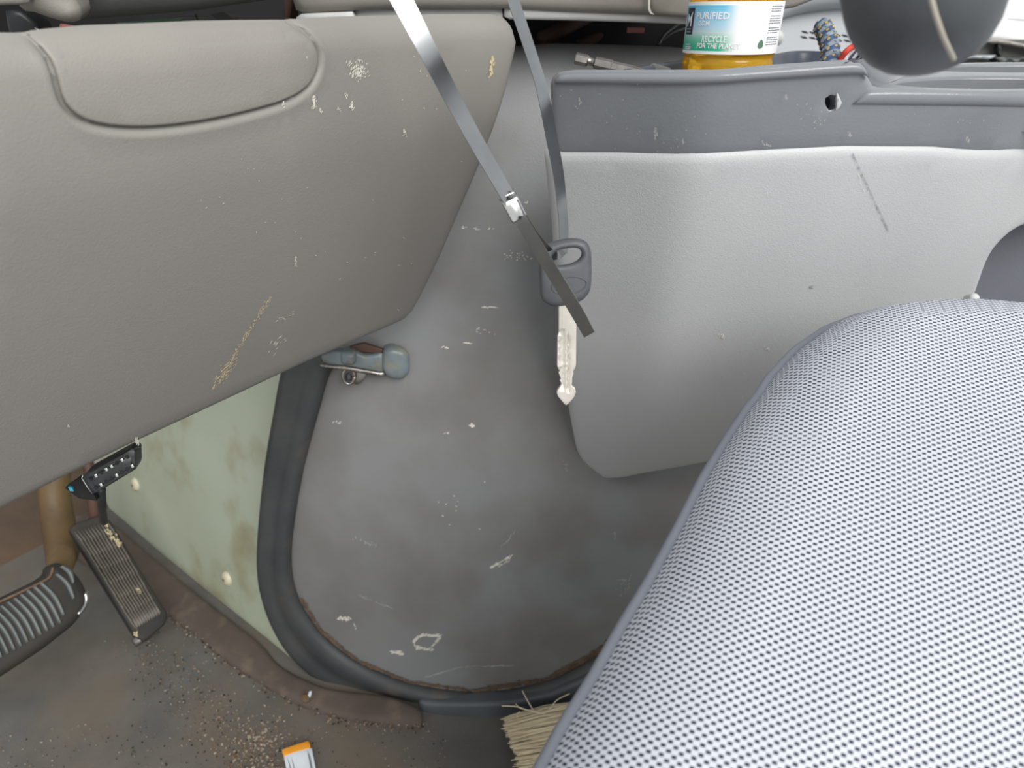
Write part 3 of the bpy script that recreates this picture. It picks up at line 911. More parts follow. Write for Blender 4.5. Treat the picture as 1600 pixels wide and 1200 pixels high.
# ------------------------------------------------------------------ console on the engine cover
def con_f(u, v):
    return -0.48 * sp(0.109 - u, 0.005) - 0.10 * sp(u - 0.198, 0.006) - 0.35 * sp(u - 0.292, 0.012) - 0.5 * max(0.0, -0.07 - v) ** 2
conS = Surf((0.0, 0.455, 0.668), (1, 0, 0), (0, -0.075, 0.26), con_f)
con = thing('console', 'light grey storage console with darker tray rim and cup holders, beside the engine cover', 'console', (0.15, 0.47, 0.4))
body_px = [(850, 238, 3), (960, 238), (1090, 240), (1200, 234), (1320, 228), (1450, 229), (1600, 233), (1720, 236, 10), (1720, 345, 10), (1610, 352), (1582, 364), (1560, 384), (1546, 408), (1536, 436), (1524, 470), (1500, 560), (1440, 620), (1300, 680), (1100, 726), (1010, 742), (942, 754, 48), (904, 724, 30), (890, 650), (874, 520), (862, 350)]
pad('lower_body', M['console'], conS, rounded(body_px, 14), con, w=0.003, skirt=(0.22, 1, -0.25), r=0.007, depth=0.09, step=0.010, edge_step=0.006)
hole = [(1292 + 0, 168), (1289, 160), (1291, 153), (1298, 149), (1305, 150), (1308, 156), (1308, 164), (1306, 170), (1300, 174), (1295, 173)]
face_px = [(860, 128, 10), (872, 116, 6), (900, 113), (1075, 113), (1200, 106), (1330, 97), (1352, 112, 6), (1368, 141, 5), (1600, 146), (1740, 148), (1740, 243), (1600, 239), (1450, 235), (1320, 234), (1200, 240), (1090, 246), (960, 244), (866, 243)]
pad('tray_face', M['tray'], conS, rounded(face_px, 6), con, holes_px=[hole], w=0.0005, skirt=(0.05, 1, -0.2), r=0.004, depth=0.014, step=0.008, edge_step=0.005, hole_r=0.001, hole_depth=0.01)
pad('burr', M['pale'], conS, [(1307, 153), (1308, 143), (1312, 152), (1316, 162), (1311, 171), (1304, 174), (1308, 166)], con, w=0.0012, r=0.0004, depth=0.002, step=0.003)
# raised lip along the tray front
lipA = [(868, 121), (900, 115), (1075, 114.5), (1200, 107.5), (1330, 98), (1349, 104)]
lipB = [(868, 129), (900, 130), (1075, 132), (1200, 124), (1330, 116), (1356, 120)]
ribbon('tray_lip', M['tray'], conS, catmull(lipA, 5, False), catmull(lipB, 5, False), [(0, 0.0), (0.03, 0.002), (0.25, 0.0034), (0.6, 0.0032), (0.9, 0.0022), (1, 0.0)], 60, con)
lipA = [(1356, 143), (1400, 142), (1500, 143.5), (1600, 146), (1740, 148)]
lipB = [(1330, 163), (1400, 164), (1500, 165), (1600, 167), (1740, 169)]
ribbon('tray_lip', M['tray'], conS, catmull(lipA, 5, False), catmull(lipB, 5, False), [(0, 0.0), (0.03, 0.0012), (0.25, 0.0022), (0.75, 0.002), (0.95, 0.001), (1, 0.0)], 40, con)
# cup holder deck
zd = (conS.px(1600, 147)).z - 0.001
deckS = Surf((0, 0, zd), (1, 0, 0), (0, 1, 0))
deck_px = [(1356, 142), (1480, 143.5), (1600, 146), (1745, 149), (1745, 97), (1560, 97), (1440, 99), (1405, 103), (1385, 115)]
cup1 = [(1547 + 152 * math.cos(a), 129 + 9.5 * math.sin(a)) for a in np.linspace(0, 2 * math.pi, 60, endpoint=False)]
cup2 = [(1592 + 165 * math.cos(a), 106.5 + 6.5 * math.sin(a)) for a in np.linspace(0, 2 * math.pi, 60, endpoint=False)]
pad('cup_deck', M['tray'], deckS, deck_px, con, holes_px=[cup1, cup2], r=0.002, depth=0.02, step=0.01, edge_step=0.006, hole_r=0.002, hole_depth=0.07)
# blend between the tray rim and the deck
lo = catmull([(1338, 136), (1362, 139), (1405, 124), (1440, 108), (1452, 101)], 6, False)
rim_z = conS.px(1330, 98).z
hi = catmull([(1318, 99), (1345, 94), (1368, 86), (1384, 79), (1392, 75)], 6, False)
V, F = [], []
n = 20
A_ = resample_n(lo, n); B_ = resample_n(hi, n)
for a, b in zip(A_, B_):
    pa, pb = at_z(a[0], a[1], zd), at_z(b[0], b[1], rim_z)
    for t in np.linspace(0, 1, 8):
        p = pa.lerp(pb, t)
        p.z = zd + (rim_z - zd) * (t * t * (3 - 2 * t)) + 0.0005
        V.append(p)
for i in range(n - 1):
    for j in range(7):
        F.append((i * 8 + j, (i + 1) * 8 + j, (i + 1) * 8 + j + 1, i * 8 + j + 1))
mesh_from('rim_blend', V, F, M['tray'], con)
# storage bin behind the face
binp = [(0.072, 0.500), (0.118, 0.478), (0.175, 0.470), (0.210, 0.476), (0.226, 0.520), (0.246, 0.585), (0.288, 0.655), (0.243, 0.68), (0.199, 0.615), (0.150, 0.600), (0.104, 0.548)]
bp = rounded(binp, 0.012, 4)
zt = 0.7085
def offs(poly, d):
    A = np.array(poly); c = A.mean(0); nx = np.roll(A, -1, 0) - np.roll(A, 1, 0)
    nn = np.stack([nx[:, 1], -nx[:, 0]], 1); nn /= np.linalg.norm(nn, axis=1)[:, None] + 1e-12
    return A + nn * d
def loft(loops, closed_end=True):
    V, F = [], []
    n = len(loops[0])
    for L in loops:
        V += [Vector(p) for p in L]
    for i in range(len(loops) - 1):
        for k in range(n):
            F.append((i * n + k, i * n + (k + 1) % n, (i + 1) * n + (k + 1) % n, (i + 1) * n + k))
    if closed_end:
        F.append(tuple((len(loops) - 1) * n + k for k in range(n)))
    return V, F
o3, o2, o1, o0, i1, i2 = offs(bp, 0.006), offs(bp, 0.006), offs(bp, 0.005), offs(bp, 0.001), bp, offs(bp, -0.004)
lp = [[(x, y, 0.655) for x, y in o3], [(x, y, zt - 0.002) for x, y in o2], [(x, y, zt) for x, y in o1], [(x, y, zt) for x, y in o0], [(x, y, zt - 0.002) for x, y in i1], [(x, y, 0.697) for x, y in i2]]
mesh_from('storage_bin', *loft(lp), M['bin'], con)
scuffs('scuff_marks', M['scuff_soft'], conS, [(1024, 200, 1025, 220, 1.2, 24, 6, 2.2, 80), (905, 155, 908, 165, 1.0, 10, 5, 1.6, 60), (898, 165, 902, 170, 0.8, 6, 4, 1.2, None), (1066, 218, 1069, 226, 0.8, 8, 5, 1.2, 60), (870, 130, 1080, 220, 30, 24, 3, 1.2, None), (1190, 222, 1204, 228, 1.5, 14, 4, 1.4, None), (1254, 168, 1290, 196, 10, 20, 4, 1.2, 60), (1325, 205, 1330, 214, 0.8, 8, 6, 1.2, 60), (1510, 215, 1514, 222, 0.8, 8, 6, 1.2, 60), (1226, 148, 1229, 154, 0.6, 6, 6, 1.2, 60), (1400, 150, 1560, 220, 24, 14, 3, 1.0, None)], con, w=0.0045, seed=31)
scuffs('scratch', M['score'], conS, [(1332, 240, 1352, 282, 0.5, 34, 9, 0.7, -66), (1352, 282, 1388, 360, 0.4, 56, 9, 0.7, -64), (1266, 447, 1270, 450, 1, 8, 4, 1.5, None), (1135, 520, 1145, 530, 3, 0, 5, 2, None)], con, w=0.0036, seed=33)
scuffs('faint_scratch', M['scuff'], conS, [(1126, 522, 1134, 530, 1.5, 14, 5, 1.6, None), (1195, 540, 1200, 545, 1.2, 8, 4, 1.6, None), (1240, 555, 1240, 555, 60, 8, 4, 1.2, None), (1340, 270, 1350, 300, 1, 10, 6, 0.8, -65)], con, w=0.0036, seed=35)
# recess under the right side of the console
pad('side_recess', M['recess'], Surf((0.35, 0.61, 0.60), (1, -0.15, 0), (0, 0, 1)), [(1490, 300), (1760, 300), (1760, 640), (1470, 640)], con, r=0, depth=0.01, step=0.02)
V, F = lathe_data(at(1522, 466, 0.455), [(0.0001, 0.002), (0.002, 0.0018), (0.003, 0.0008), (0.0032, 0.0), (0.0032, -0.006)], 20, (0, -0.8, 0.4))
mesh_from('boss', V, F, M['pale'], con)

#PART3
# ------------------------------------------------------------------ driver's seat
seat_o = Vector((0.22, 0.30, 0.575))
seat_ey = Vector((0.0, 1.0, 0.30))
seatS = Surf(seat_o, (1, 0.0, 0.03), seat_ey)
def seat_h(u, v, d):
    return 0.016 * (1 - math.exp(-d / 0.07)) - 0.004
sil = [(740, 1330), (800, 1240), (838, 1178), (880, 1102), (925, 1032), (975, 945), (1020, 872), (1065, 790), (1105, 712), (1140, 655), (1175, 603), (1215, 557), (1262, 519), (1315, 492), (1370, 478), (1440, 470), (1510, 468), (1570, 473), (1640, 482), (1760, 500)]
RS = 0.045
suv = [seatS.hit(x, y, -0.3 * RS) for x, y in sil]
A_ = resample(suv, 0.006, False)
tn = np.gradient(A_, axis=0); nn = np.stack([-tn[:, 1], tn[:, 0]], 1); nn /= np.linalg.norm(nn, axis=1)[:, None]
offd = 0.3 * RS
uL, uR = seatS.hit(1200, 560)[0], seatS.hit(1400, 475)[0]
offs_ = np.array([offd - 0.0115 * (1 - min(1, max(0, (p_[0] - uL) / (uR - uL)))) for p_ in A_])
edge = A_ + nn * offs_[:, None]
close = [(edge[-1][0] + 0.10, edge[-1][1] - 0.05), (edge[-1][0] + 0.12, edge[0][1] - 0.05), (edge[0][0] - 0.03, edge[0][1] - 0.06)]
seat_uv = [tuple(p) for p in edge] + close
seat = thing('driver_seat', 'driver seat cushion in pale grey and dark woven cloth', 'seat', (0.25, 0.2, 0.0))
V, F, U = pad_data(seatS, seat_uv, r=RS, depth=0.13, step=0.008, edge_step=0.006, h=seat_h, skirt=(0.25, -0.05, -1))
# weave runs along the seat's own axes
ca, sa = math.cos(math.radians(-21)), math.sin(math.radians(-21))
U = [(u * ca + v * sa, -u * sa + v * ca) for u, v in U]
mesh_from('cushion', V, F, M['fabric'], seat, True, U)
pipe = []
for p, q, od in zip(A_, nn, offs_):
    e = np.array(p) + q * (od - 0.0035)
    pipe.append(seatS.P(e[0], e[1], -0.031))
tube('piping', M['piping'], pipe, 0.0034, seat, 10)
base = [seatS.P(*(np.array(p) - q * 0.02), -0.10) for p, q in zip(A_, nn)]
V, F = box_data((0.28, 0.16, 0.2), (0.7, -0.5, 0), (0.5, 0.7, 0), (0, 0, 1), 0.20, 0.20, 0.4, 0.01)
mesh_from('seat_pedestal', V, F, M['seat_side'], seat)

# armrest above the cup holders (close to the lens, seen from its end)
ar = thing('armrest', 'dark grey rounded armrest end with a pale seam, close above the cup holders', 'armrest', at(1442, 40, 0.24))
secs = [(1462, 103, 6), (1460, 100, 32), (1456, 95, 52), (1452, 86, 70), (1449, 72, 85), (1447, 52, 98), (1445, 28, 107), (1443, 0, 113), (1441, -40, 118), (1440, -100, 121), (1440, -220, 121)]
lobe('padding', M['arm'], secs, 0.235, 0.030, ar, 40)
sm = []
for (x, y) in [(1448, -60), (1452, -20), (1458, 10), (1466, 36), (1474, 58), (1482, 76), (1490, 92)]:
    # find the front of the padding along the sight line
    for i in range(len(secs) - 1):
        if secs[i][1] >= y >= secs[i + 1][1]:
            t = (secs[i][1] - y) / (secs[i][1] - secs[i + 1][1])
            cx = secs[i][0] + (secs[i + 1][0] - secs[i][0]) * t; hw = secs[i][2] + (secs[i + 1][2] - secs[i][2]) * t
    s_ = max(-0.98, min(0.98, (x - cx) / hw)); w_ = hw * 0.235 / FPX
    sm.append(at(x, y, 0.235 - 0.97 * min(0.030, w_ * 1.1) * math.sqrt(1 - s_ * s_)))
tube('seam', M['seam'], catmull([tuple(p) for p in sm], 4, False), 0.0009, ar, 6)

# ------------------------------------------------------------------ bottle standing in the bin
bx, by, bz = 0.1455, 0.540, 0.6975
R0 = 0.0302
bt = thing('bottle', 'clear plastic bottle of amber liquid with blue and green label, in the console bin', 'bottle', (bx, by, bz))
tilt = Vector((0.03, 0.0, 1)).normalized()
bprof = [(0.0005, 0.004), (0.018, 0.002), (0.0235, 0.0), (0.0275, 0.003), (R0 - 0.0005, 0.0085), (R0, 0.0115), (R0 - 0.0010, 0.0145), (R0 - 0.0016, 0.0165), (R0 - 0.0004, 0.019), (R0 - 0.0004, 0.110), (R0 - 0.001, 0.12), (0.024, 0.145), (0.016, 0.165), (0.0125, 0.172), (0.0125, 0.185)]
mesh_from('shell', *lathe_data((bx, by, bz), bprof, 64, tilt), M['plastic'], bt)
lq = [(0.0005, 0.0048)] + [(r - 0.0007, z + 0.0006) for r, z in bprof[1:10]] + [(0.0005, 0.1106)]
mesh_from('liquid', *lathe_data((bx, by, bz), lq, 64, tilt), M['liquid'], bt)
mesh_from('cap', *lathe_data((bx, by, bz), [(0.0005, 0.192), (0.013, 0.192), (0.0142, 0.190), (0.0142, 0.176), (0.0135, 0.175)], 32, tilt), M['white'], bt)
LZ0, LZ1 = 0.0188, 0.0490           # label from bottom to top
az = tilt; axx = (Vector((1, 0, 0)) - az * az.x).normalized(); ayy = az.cross(axx)
view_a = math.atan2(0 - by, 0 - bx)   # towards the camera
def on_bottle(s, z, dr=0.0):
    """s = metres along the label, 0 straight towards the camera"""
    a = view_a + s / R0
    r = R0 + 0.0003 + dr
    return Vector((bx, by, bz)) + axx * (r * math.cos(a)) + ayy * (r * math.sin(a)) + az * z
V, F, U = [], [], []
NS = 64
for i in range(NS + 1):
    a = -2.4 + 4.8 * i / NS
    for z in (LZ0, LZ0 + 0.003, (LZ0 + LZ1) / 2, LZ1 - 0.003, LZ1):
        V.append(on_bottle(a * R0, z + 0.0016 * a * 0.6)); U.append((0.5 + a * R0 / (2 * R0), (z - LZ0) / (LZ1 - LZ0)))
for i in range(NS):
    for j in range(4):
        F.append((i * 5 + j, (i + 1) * 5 + j, (i + 1) * 5 + j + 1, i * 5 + j + 1))
labl = mesh_from('label', V, F, M['label'], bt, True, U)

def font_mesh(txt, size, bold=0.0, sx=1.0):
    cu = bpy.data.curves.new('lettering', 'FONT')
    cu.body = txt; cu.size = size; cu.offset = bold; cu.resolution_u = 3
    ob = bpy.data.objects.new('lettering', cu)
    COL.objects.link(ob)
    dg = bpy.context.evaluated_depsgraph_get()
    me = bpy.data.meshes.new_from_object(ob.evaluated_get(dg))
    V = [(v.co.x * sx, v.co.y) for v in me.vertices]
    F = [tuple(p.vertices) for p in me.polygons]
    bpy.data.objects.remove(ob); bpy.data.curves.remove(cu); bpy.data.meshes.remove(me)
    return V, F
def print_on(name, m, V2, F2, s0, z0, dr=0.00025):
    mesh_from(name, [on_bottle(s0 + x, z0 + y + 0.00096 * (s0 + x) / R0, dr) for x, y in V2], F2, m, labl, False)
def rect2(x0, y0, x1, y1, nx=6):
    V = []; F = []
    for i in range(nx + 1):
        x = x0 + (x1 - x0) * i / nx
        V += [(x, y0), (x, y1)]
    for i in range(nx):
        F.append((2 * i, 2 * i + 2, 2 * i + 3, 2 * i + 1))
    return V, F
H = LZ1 - LZ0
def fit(txt, cap, width, bold=0.00012):
    V2, F2 = font_mesh(txt, cap / 0.69, bold)
    xs = [a for a, b in V2]
    k = width / (max(xs) - min(xs))
    return [((a - min(xs)) * k, b) for a, b in V2], F2
LS = -1.10 * R0                      # left end of the picture side of the label
print_on('logo_panel', M['ink'], *rect2(0, 0, 0.0097, 0.0156), -1.274 * R0, LZ0 + H * 0.37)
# the M mark with a wing at its upper right
mk = [(0.0006, 0.0), (0.0018, 0.0), (0.0020, 0.0066), (0.0031, 0.0028), (0.0042, 0.0066), (0.0042, 0.0), (0.0054, 0.0), (0.0054, 0.0096), (0.0060, 0.0134), (0.0046, 0.0112), (0.0042, 0.0098), (0.0031, 0.0068), (0.0019, 0.0100), (0.0007, 0.0118)]
print_on('logo_mark', M['white'], [(0.0012 + x * 1.22, y * 0.66) for x, y in mk], [tuple(range(len(mk)))], -1.274 * R0, LZ0 + H * 0.37 + 0.0048, 0.0004)
for yy in (0.0010, 0.0028):
    print_on('logo_lines', M['grey_ink'], *rect2(0.0015, yy, 0.0082, yy + 0.0010), -1.274 * R0, LZ0 + H * 0.37, 0.0004)
print_on('lettering', M['white'], *fit('PURIFIED', 0.0038, 0.0232), -0.86 * R0, LZ0 + H * 0.675)
print_on('lettering', M['white'], *fit('COM', 0.0028, 0.0085, 0.00005), -0.78 * R0, LZ0 + H * 0.545)
print_on('lettering', M['white'], *fit('RECYCLE', 0.0036, 0.0165), -0.63 * R0, LZ0 + H * 0.235)
print_on('lettering', M['white'], *fit('FOR THE PLANET', 0.0029, 0.0285), -0.735 * R0, LZ0 + H * 0.115)
for k, (x1, yy) in enumerate(((0.0075, 0.16), (0.0085, 0.11), (0.0080, 0.075))):
    print_on('small_print', M['packet'], *rect2(-0.0030, H * yy, -0.0030 + x1, H * yy + 0.0008), -1.10 * R0, LZ0)
R = random.Random(5)
vv, ff = [], []
for k in range(17):
    yy = H * (0.90 - 0.045 * k)
    if k in (3, 8, 12): continue
    x = 0
    while x < 0.010 + 0.004 * R.random():
        w_ = R.uniform(0.0006, 0.0022)
        q, f = rect2(x, yy, x + w_, yy + 0.0005, 1)
        ff += [tuple(i + len(vv) for i in t) for t in f]; vv += q
        x += w_ + 0.0005
print_on('nutrition_print', M['grey_ink'], vv, ff, 0.80 * R0, LZ0)
lf = [(0.002 * math.cos(a) * (1 - 0.3 * math.sin(a)), 0.0026 * math.sin(a)) for a in np.linspace(0, 2 * math.pi, 20, endpoint=False)]
print_on('leaf_mark', M['green'], lf, [tuple(range(20))], 0.66 * R0, LZ0 + H * 0.2)

# ------------------------------------------------------------------ other things on the tray
hb = thing('screwdriver_bit', 'worn steel hex driver bit lying across the left end of the tray', 'tool bit', at(950, 102, 0.47))
a0, a1 = at(899, 91, 0.475), at(1012, 116, 0.470)
ax_ = (a1 - a0).normalized(); Lb = (a1 - a0).length
mesh_from('shank', *lathe_data(a0, [(0.0001, 0), (0.0033, 0.0), (0.0037, 0.0006), (0.0037, 0.0075), (0.0033, 0.0082)], 6, ax_, (0, 0.2, 1)), M['iron'], hb, False)
mesh_from('neck', *lathe_data(a0, [(0.0033, 0.0082), (0.0025, 0.009), (0.0025, 0.0122), (0.0034, 0.0128)], 16, ax_), M['iron'], hb)
mesh_from('shaft', *lathe_data(a0, [(0.0034, 0.0128), (0.0038, 0.0134), (0.0038, 0.024), (0.0034, 0.0245), (0.0033, Lb * 0.8), (0.0020, Lb), (0.0001, Lb)], 6, ax_, (0, 0.2, 1)), M['iron'], hb, False)
pk = thing('hook_tool', 'small dark hooked tool between the driver bit and the bottle', 'tool', at(1030, 105, 0.49))
pS = Surf(at(1030, 105, 0.495), (1, 0, 0), (0, 0.1, 1))
pad('blade', M['dash_dark'], pS, [(990, 116), (985, 110), (1010, 104), (1018, 104), (1018, 96), (1024, 99), (1048, 106), (1052, 116)], pk, r=0.0008, depth=0.003, step=0.004)
pad('spike', M['pin'], pS, [(1006, 116), (1007, 107), (1009, 105), (1012, 110), (1012, 116)], pk, w=0.001, r=0.0004, depth=0.001, step=0.003)

rp = thing('rope', 'thick blue grey and yellow braided rope end standing in the bin', 'rope', at(1292, 100, 0.555))
cl = [at(1294, 124, 0.545), at(1296, 100, 0.552), at(1298, 80, 0.556), at(1293, 60, 0.56), at(1287, 44, 0.562), at(1284, 37, 0.562)]
cl = [Vector(p) for p in catmull([tuple(p) for p in cl], 10, False)]
nC = len(cl)
cols = ['rope_blue', 'rope_grey', 'rope_blue', 'rope_grey']
for k in range(4):
    pth = []
    for i in range(nC * 3):
        f = i / (nC * 3 - 1) * (nC - 1)
        j = min(int(f), nC - 2); c_ = cl[j].lerp(cl[j + 1], f - j)
        T = (cl[j + 1] - cl[j]).normalized()
        N = (RIGHT - T * RIGHT.dot(T)).normalized(); B = T.cross(N)
        a = f * 0.42 + k * math.pi / 2
        rr = 0.0036 * min(1, 1.4 - 0.9 * (f / (nC - 1)) ** 6)
        pth.append(c_ + N * rr * math.cos(a) + B * rr * math.sin(a))
    st = tube('strand', M[cols[k]], pth, 0.0034, rp, 8)
    fl_ = []
    for i in range(4, nC * 3 - 3, 6):
        p = pth[i]
        out = (p - cl[min(int(i / 3), nC - 1)]).normalized()
        d1 = box_data(p + out * 0.0032, (pth[i + 1] - pth[i]), (pth[i + 1] - pth[i]).cross(out), out, 0.0026, 0.0016, 0.0012, 0.0004)
        fl_.append(d1)
    mesh_from('thread_flecks', *merge(fl_), M['rope_yellow' if k % 2 == 0 else 'rope_grey'], st)['kind'] = 'stuff'

cloth = thing('folded_cloth', 'folded white and grey patterned cloth with red edge, between rope and armrest', 'cloth', at(1345, 95, 0.55))
cS = Surf(at(1345, 90, 0.545), (1, 0.4, 0.2), (-0.2, 0.2, 1), lambda u, v: 0.004 * math.sin(u * 260) + 0.002 * math.sin(v * 200))
pad('sheet', M['packet'], cS, catmull([(1312, 104), (1322, 86), (1336, 72), (1352, 60), (1372, 62), (1380, 84), (1372, 104)], 5), cloth, r=0.002, depth=0.004, step=0.004, back=True)
tube('red_edge', M['red'], catmull([tuple(cS.px(1309, 104, 0.002)), tuple(cS.px(1315, 90, 0.003)), tuple(cS.px(1326, 77, 0.003)), tuple(cS.px(1340, 69, 0.002))], 6, False), 0.0022, cloth, 8)
for pts in ([(1322, 100), (1334, 84), (1348, 66)], [(1328, 103), (1340, 90), (1356, 68)], [(1352, 88), (1354, 78), (1360, 73), (1358, 84)], [(1334, 98), (1346, 92), (1350, 82)]):
    tube('printed_line', M['ink'], catmull([tuple(cS.px(x, y, 0.001)) for x, y in pts], 5, False), 0.0009, cloth, 6)

# ------------------------------------------------------------------ key on a steel cable tie
KD = 0.425
keyS = Surf(at(885, 425, KD), (1, 0.03, 0), (0.0, 0.22, 0.975))
key = thing('ignition_key', 'ignition key with dark grey plastic head, hanging from the steel cable tie', 'key', at(885, 632, KD))
head_px = [(846, 392, 8), (852, 384, 8), (875, 376, 10), (900, 373, 14), (918, 377, 10), (925, 392, 8), (926, 430), (924, 456, 10), (912, 471, 10), (885, 479, 10), (862, 481, 12), (846, 470, 10), (844, 440), (844, 410)]
eye_px = catmull([(862, 402), (872, 392), (888, 388), (903, 388), (911, 396), (907, 406), (895, 413), (880, 416), (867, 416), (860, 411)], 5)
pad('head', M['keyhead'], keyS, rounded(head_px, 10, 6), key, holes_px=[eye_px], w=0.004, r=0.0035, depth=0.006, step=0.003, edge_step=0.0015, hole_r=0.0016, hole_depth=0.0075)
el = [keyS.px(889 + 27 * math.cos(a) - 2 * math.sin(a), 446 - 13 * math.sin(a) - 4 * math.cos(a), 0.0041) for a in np.linspace(0, 2 * math.pi, 49)]
tube('oval_outline', M['keyhead'], el, 0.00035, key, 6)
bl_px = [(873, 470), (873, 520), (871, 524), (870.5, 572), (873, 577), (876, 579), (873, 582), (875, 589), (877, 592), (875, 595), (878, 601), (875, 604), (871, 609), (870, 613), (871, 618), (876, 624), (882, 631), (885, 633), (890, 628), (897, 620), (900, 612), (898, 605), (893, 602), (894, 597), (894, 590), (896, 585), (896, 579), (899, 574), (900, 569), (900.5, 500), (900.5, 470)]
bl_uv = [keyS.hit(*p) for p in bl_px]
gro = [keyS.hit(*p) for p in ((873.5, 519), (882, 517), (882.5, 612), (873, 600))]
g2 = [keyS.hit(*p) for p in ((887, 524), (888.6, 524), (889, 612), (887, 612))]
GA, GB = np.array(gro), np.array(g2)
def blade_h(u, v, d):
    q = np.array([(u, v)])
    if inside(q, GA)[0]: return -0.0016
    if inside(q, GB)[0]: return -0.0013
    return 0.0
exb = [tuple(np.array(keyS.hit(x, y))) for y in np.arange(500, 626, 4) for x in (872.5, 881.4, 883, 886.6, 887.4, 888.3, 889.3, 894)]
pad('blade', M['blade'], keyS, uvs=bl_uv, parent=key, w=0.0010, r=0.0004, depth=0.0028, step=0.003, edge_step=0.0011, h=blade_h, extra=exb)

tie = thing('cable_tie', 'steel cable tie strap hanging in a loop with buckle, holding the key', 'cable tie', at(885, 370, 0.43))
def strip(name, m, path, widths, wdirs, parent, th=0.0004, lift=None):
    """flat metal strip: centre path, half width vectors"""
    V, F = [], []
    n = len(path)
    for i in range(n):
        p = Vector(path[i]); w_ = Vector(wdirs[i]).normalized() * widths[i] / 2
        T = (Vector(path[min(i + 1, n - 1)]) - Vector(path[max(i - 1, 0)])).normalized()
        N = T.cross(w_).normalized() * th / 2
        V += [p - w_ - N, p + w_ - N, p + w_ + N, p - w_ + N]
    for i in range(n - 1):
        for k in range(4):
            F.append((i * 4 + k, (i + 1) * 4 + k, (i + 1) * 4 + (k + 1) % 4, i * 4 + (k + 1) % 4))
    F.append((0, 1, 2, 3)); F.append(tuple((n - 1) * 4 + k for k in (3, 2, 1, 0)))
    return auto_smooth(mesh_from(name, V, F, m, parent), 40)
def px_strip(name, m, cl_, parent, twist=0.0, n=6, wpx=None):
    """cl_: (px, py, depth, visible width px)"""
    c = catmull(cl_, n, False)
    P_ = [at(x, y, d) for x, y, d, w_ in c]
    wd, ws = [], []
    for i, (x, y, d, w_) in enumerate(c):
        a = P_[min(i + 1, len(P_) - 1)] - P_[max(i - 1, 0)]
        s = a.cross(P_[i] - EYE).normalized()
        t = twist(i / (len(c) - 1)) if callable(twist) else twist
        vdir = (P_[i] - EYE).normalized()
        s2 = s * math.cos(t) + vdir * math.sin(t)
        wd.append(s2); ws.append(w_ * d / FPX / max(0.2, math.cos(t)))
    return strip(name, m, P_, ws, wd, parent)
px_strip('front_strap', M['band'], [(540, -150, 0.318, 36), (580, -80, 0.322, 35), (622, -10, 0.328, 33), (668, 78, 0.338, 29), (700, 140, 0.348, 26.5), (740, 214, 0.362, 24), (775, 275, 0.376, 22.5), (800, 318, 0.389, 21)], tie, twist=lambda t: 0.15 + 0.55 * t)
px_strip('tail', M['band'], [(800, 316, 0.388, 19), (815, 345, 0.391, 19), (845, 395, 0.396, 20), (880, 452, 0.402, 20), (905, 494, 0.406, 20), (921, 523, 0.409, 18)], tie, twist=-0.62)
px_strip('return_strap', M['band'], [(806, 322, 0.397, 15), (830, 358, 0.405, 12), (848, 384, 0.414, 15), (862, 398, 0.421, 15), (874, 398, 0.426, 11), (880, 392, 0.432, 12)], tie, twist=-0.5)
px_strip('rear_strap', M['band'], [(880, 396, 0.434, 13), (881, 365, 0.437, 14), (879, 330, 0.439, 14.5), (873, 275, 0.440, 16), (862, 215, 0.438, 17.5), (847, 140, 0.432, 17), (832, 90, 0.426, 17), (812, 30, 0.415, 17.5), (796, -15, 0.405, 18), (770, -80, 0.38, 20), (730, -140, 0.35, 24), (660, -185, 0.33, 30), (590, -180, 0.318, 34), (540, -150, 0.318, 36)], tie, twist=lambda t: -0.95 + 0.35 * t)
buS = Surf(at(803, 326, 0.388), at(816, 319, 0.388) - at(792, 331, 0.388), at(797, 310, 0.386) - at(813, 347, 0.390))
def bpx(a, b):
    c0 = np.array((804.0, 327.5)); e1 = np.array((0.885, -0.43)); e2 = np.array((-0.44, -0.87))
    q = c0 + (e1 * a + e2 * b) * 1.12
    return (q[0], q[1])
pad('buckle', M['buckle'], buS, rounded([bpx(-12, 17), bpx(13, 16.5), bpx(12.5, -16), bpx(4, -15), bpx(2, -12), bpx(0, -16), bpx(-11, -19)], 3), tie, w=0.0012, r=0.0012, depth=0.0026, step=0.002, edge_step=0.0012,
    h=lambda u, v, d: 0.0014 * math.exp(-((u) / 0.0018) ** 2 - ((v + 0.0008) / 0.0034) ** 4))
pad('buckle_slot', M['black'], buS, rounded([bpx(-11, 18.5), bpx(9, 18.2), bpx(9, 15.6), bpx(-11, 15.8)], 1), tie, w=0.0014, r=0.0002, depth=0.0006, step=0.003)
tube('buckle_rim', M['buckle'], [buS.px(*bpx(-12.5, 21), 0.0006), buS.px(*bpx(-9, 23), 0.0012), buS.px(*bpx(9, 22.5), 0.0012), buS.px(*bpx(11.5, 20.5), 0.0006)], 0.0008, tie, 8)

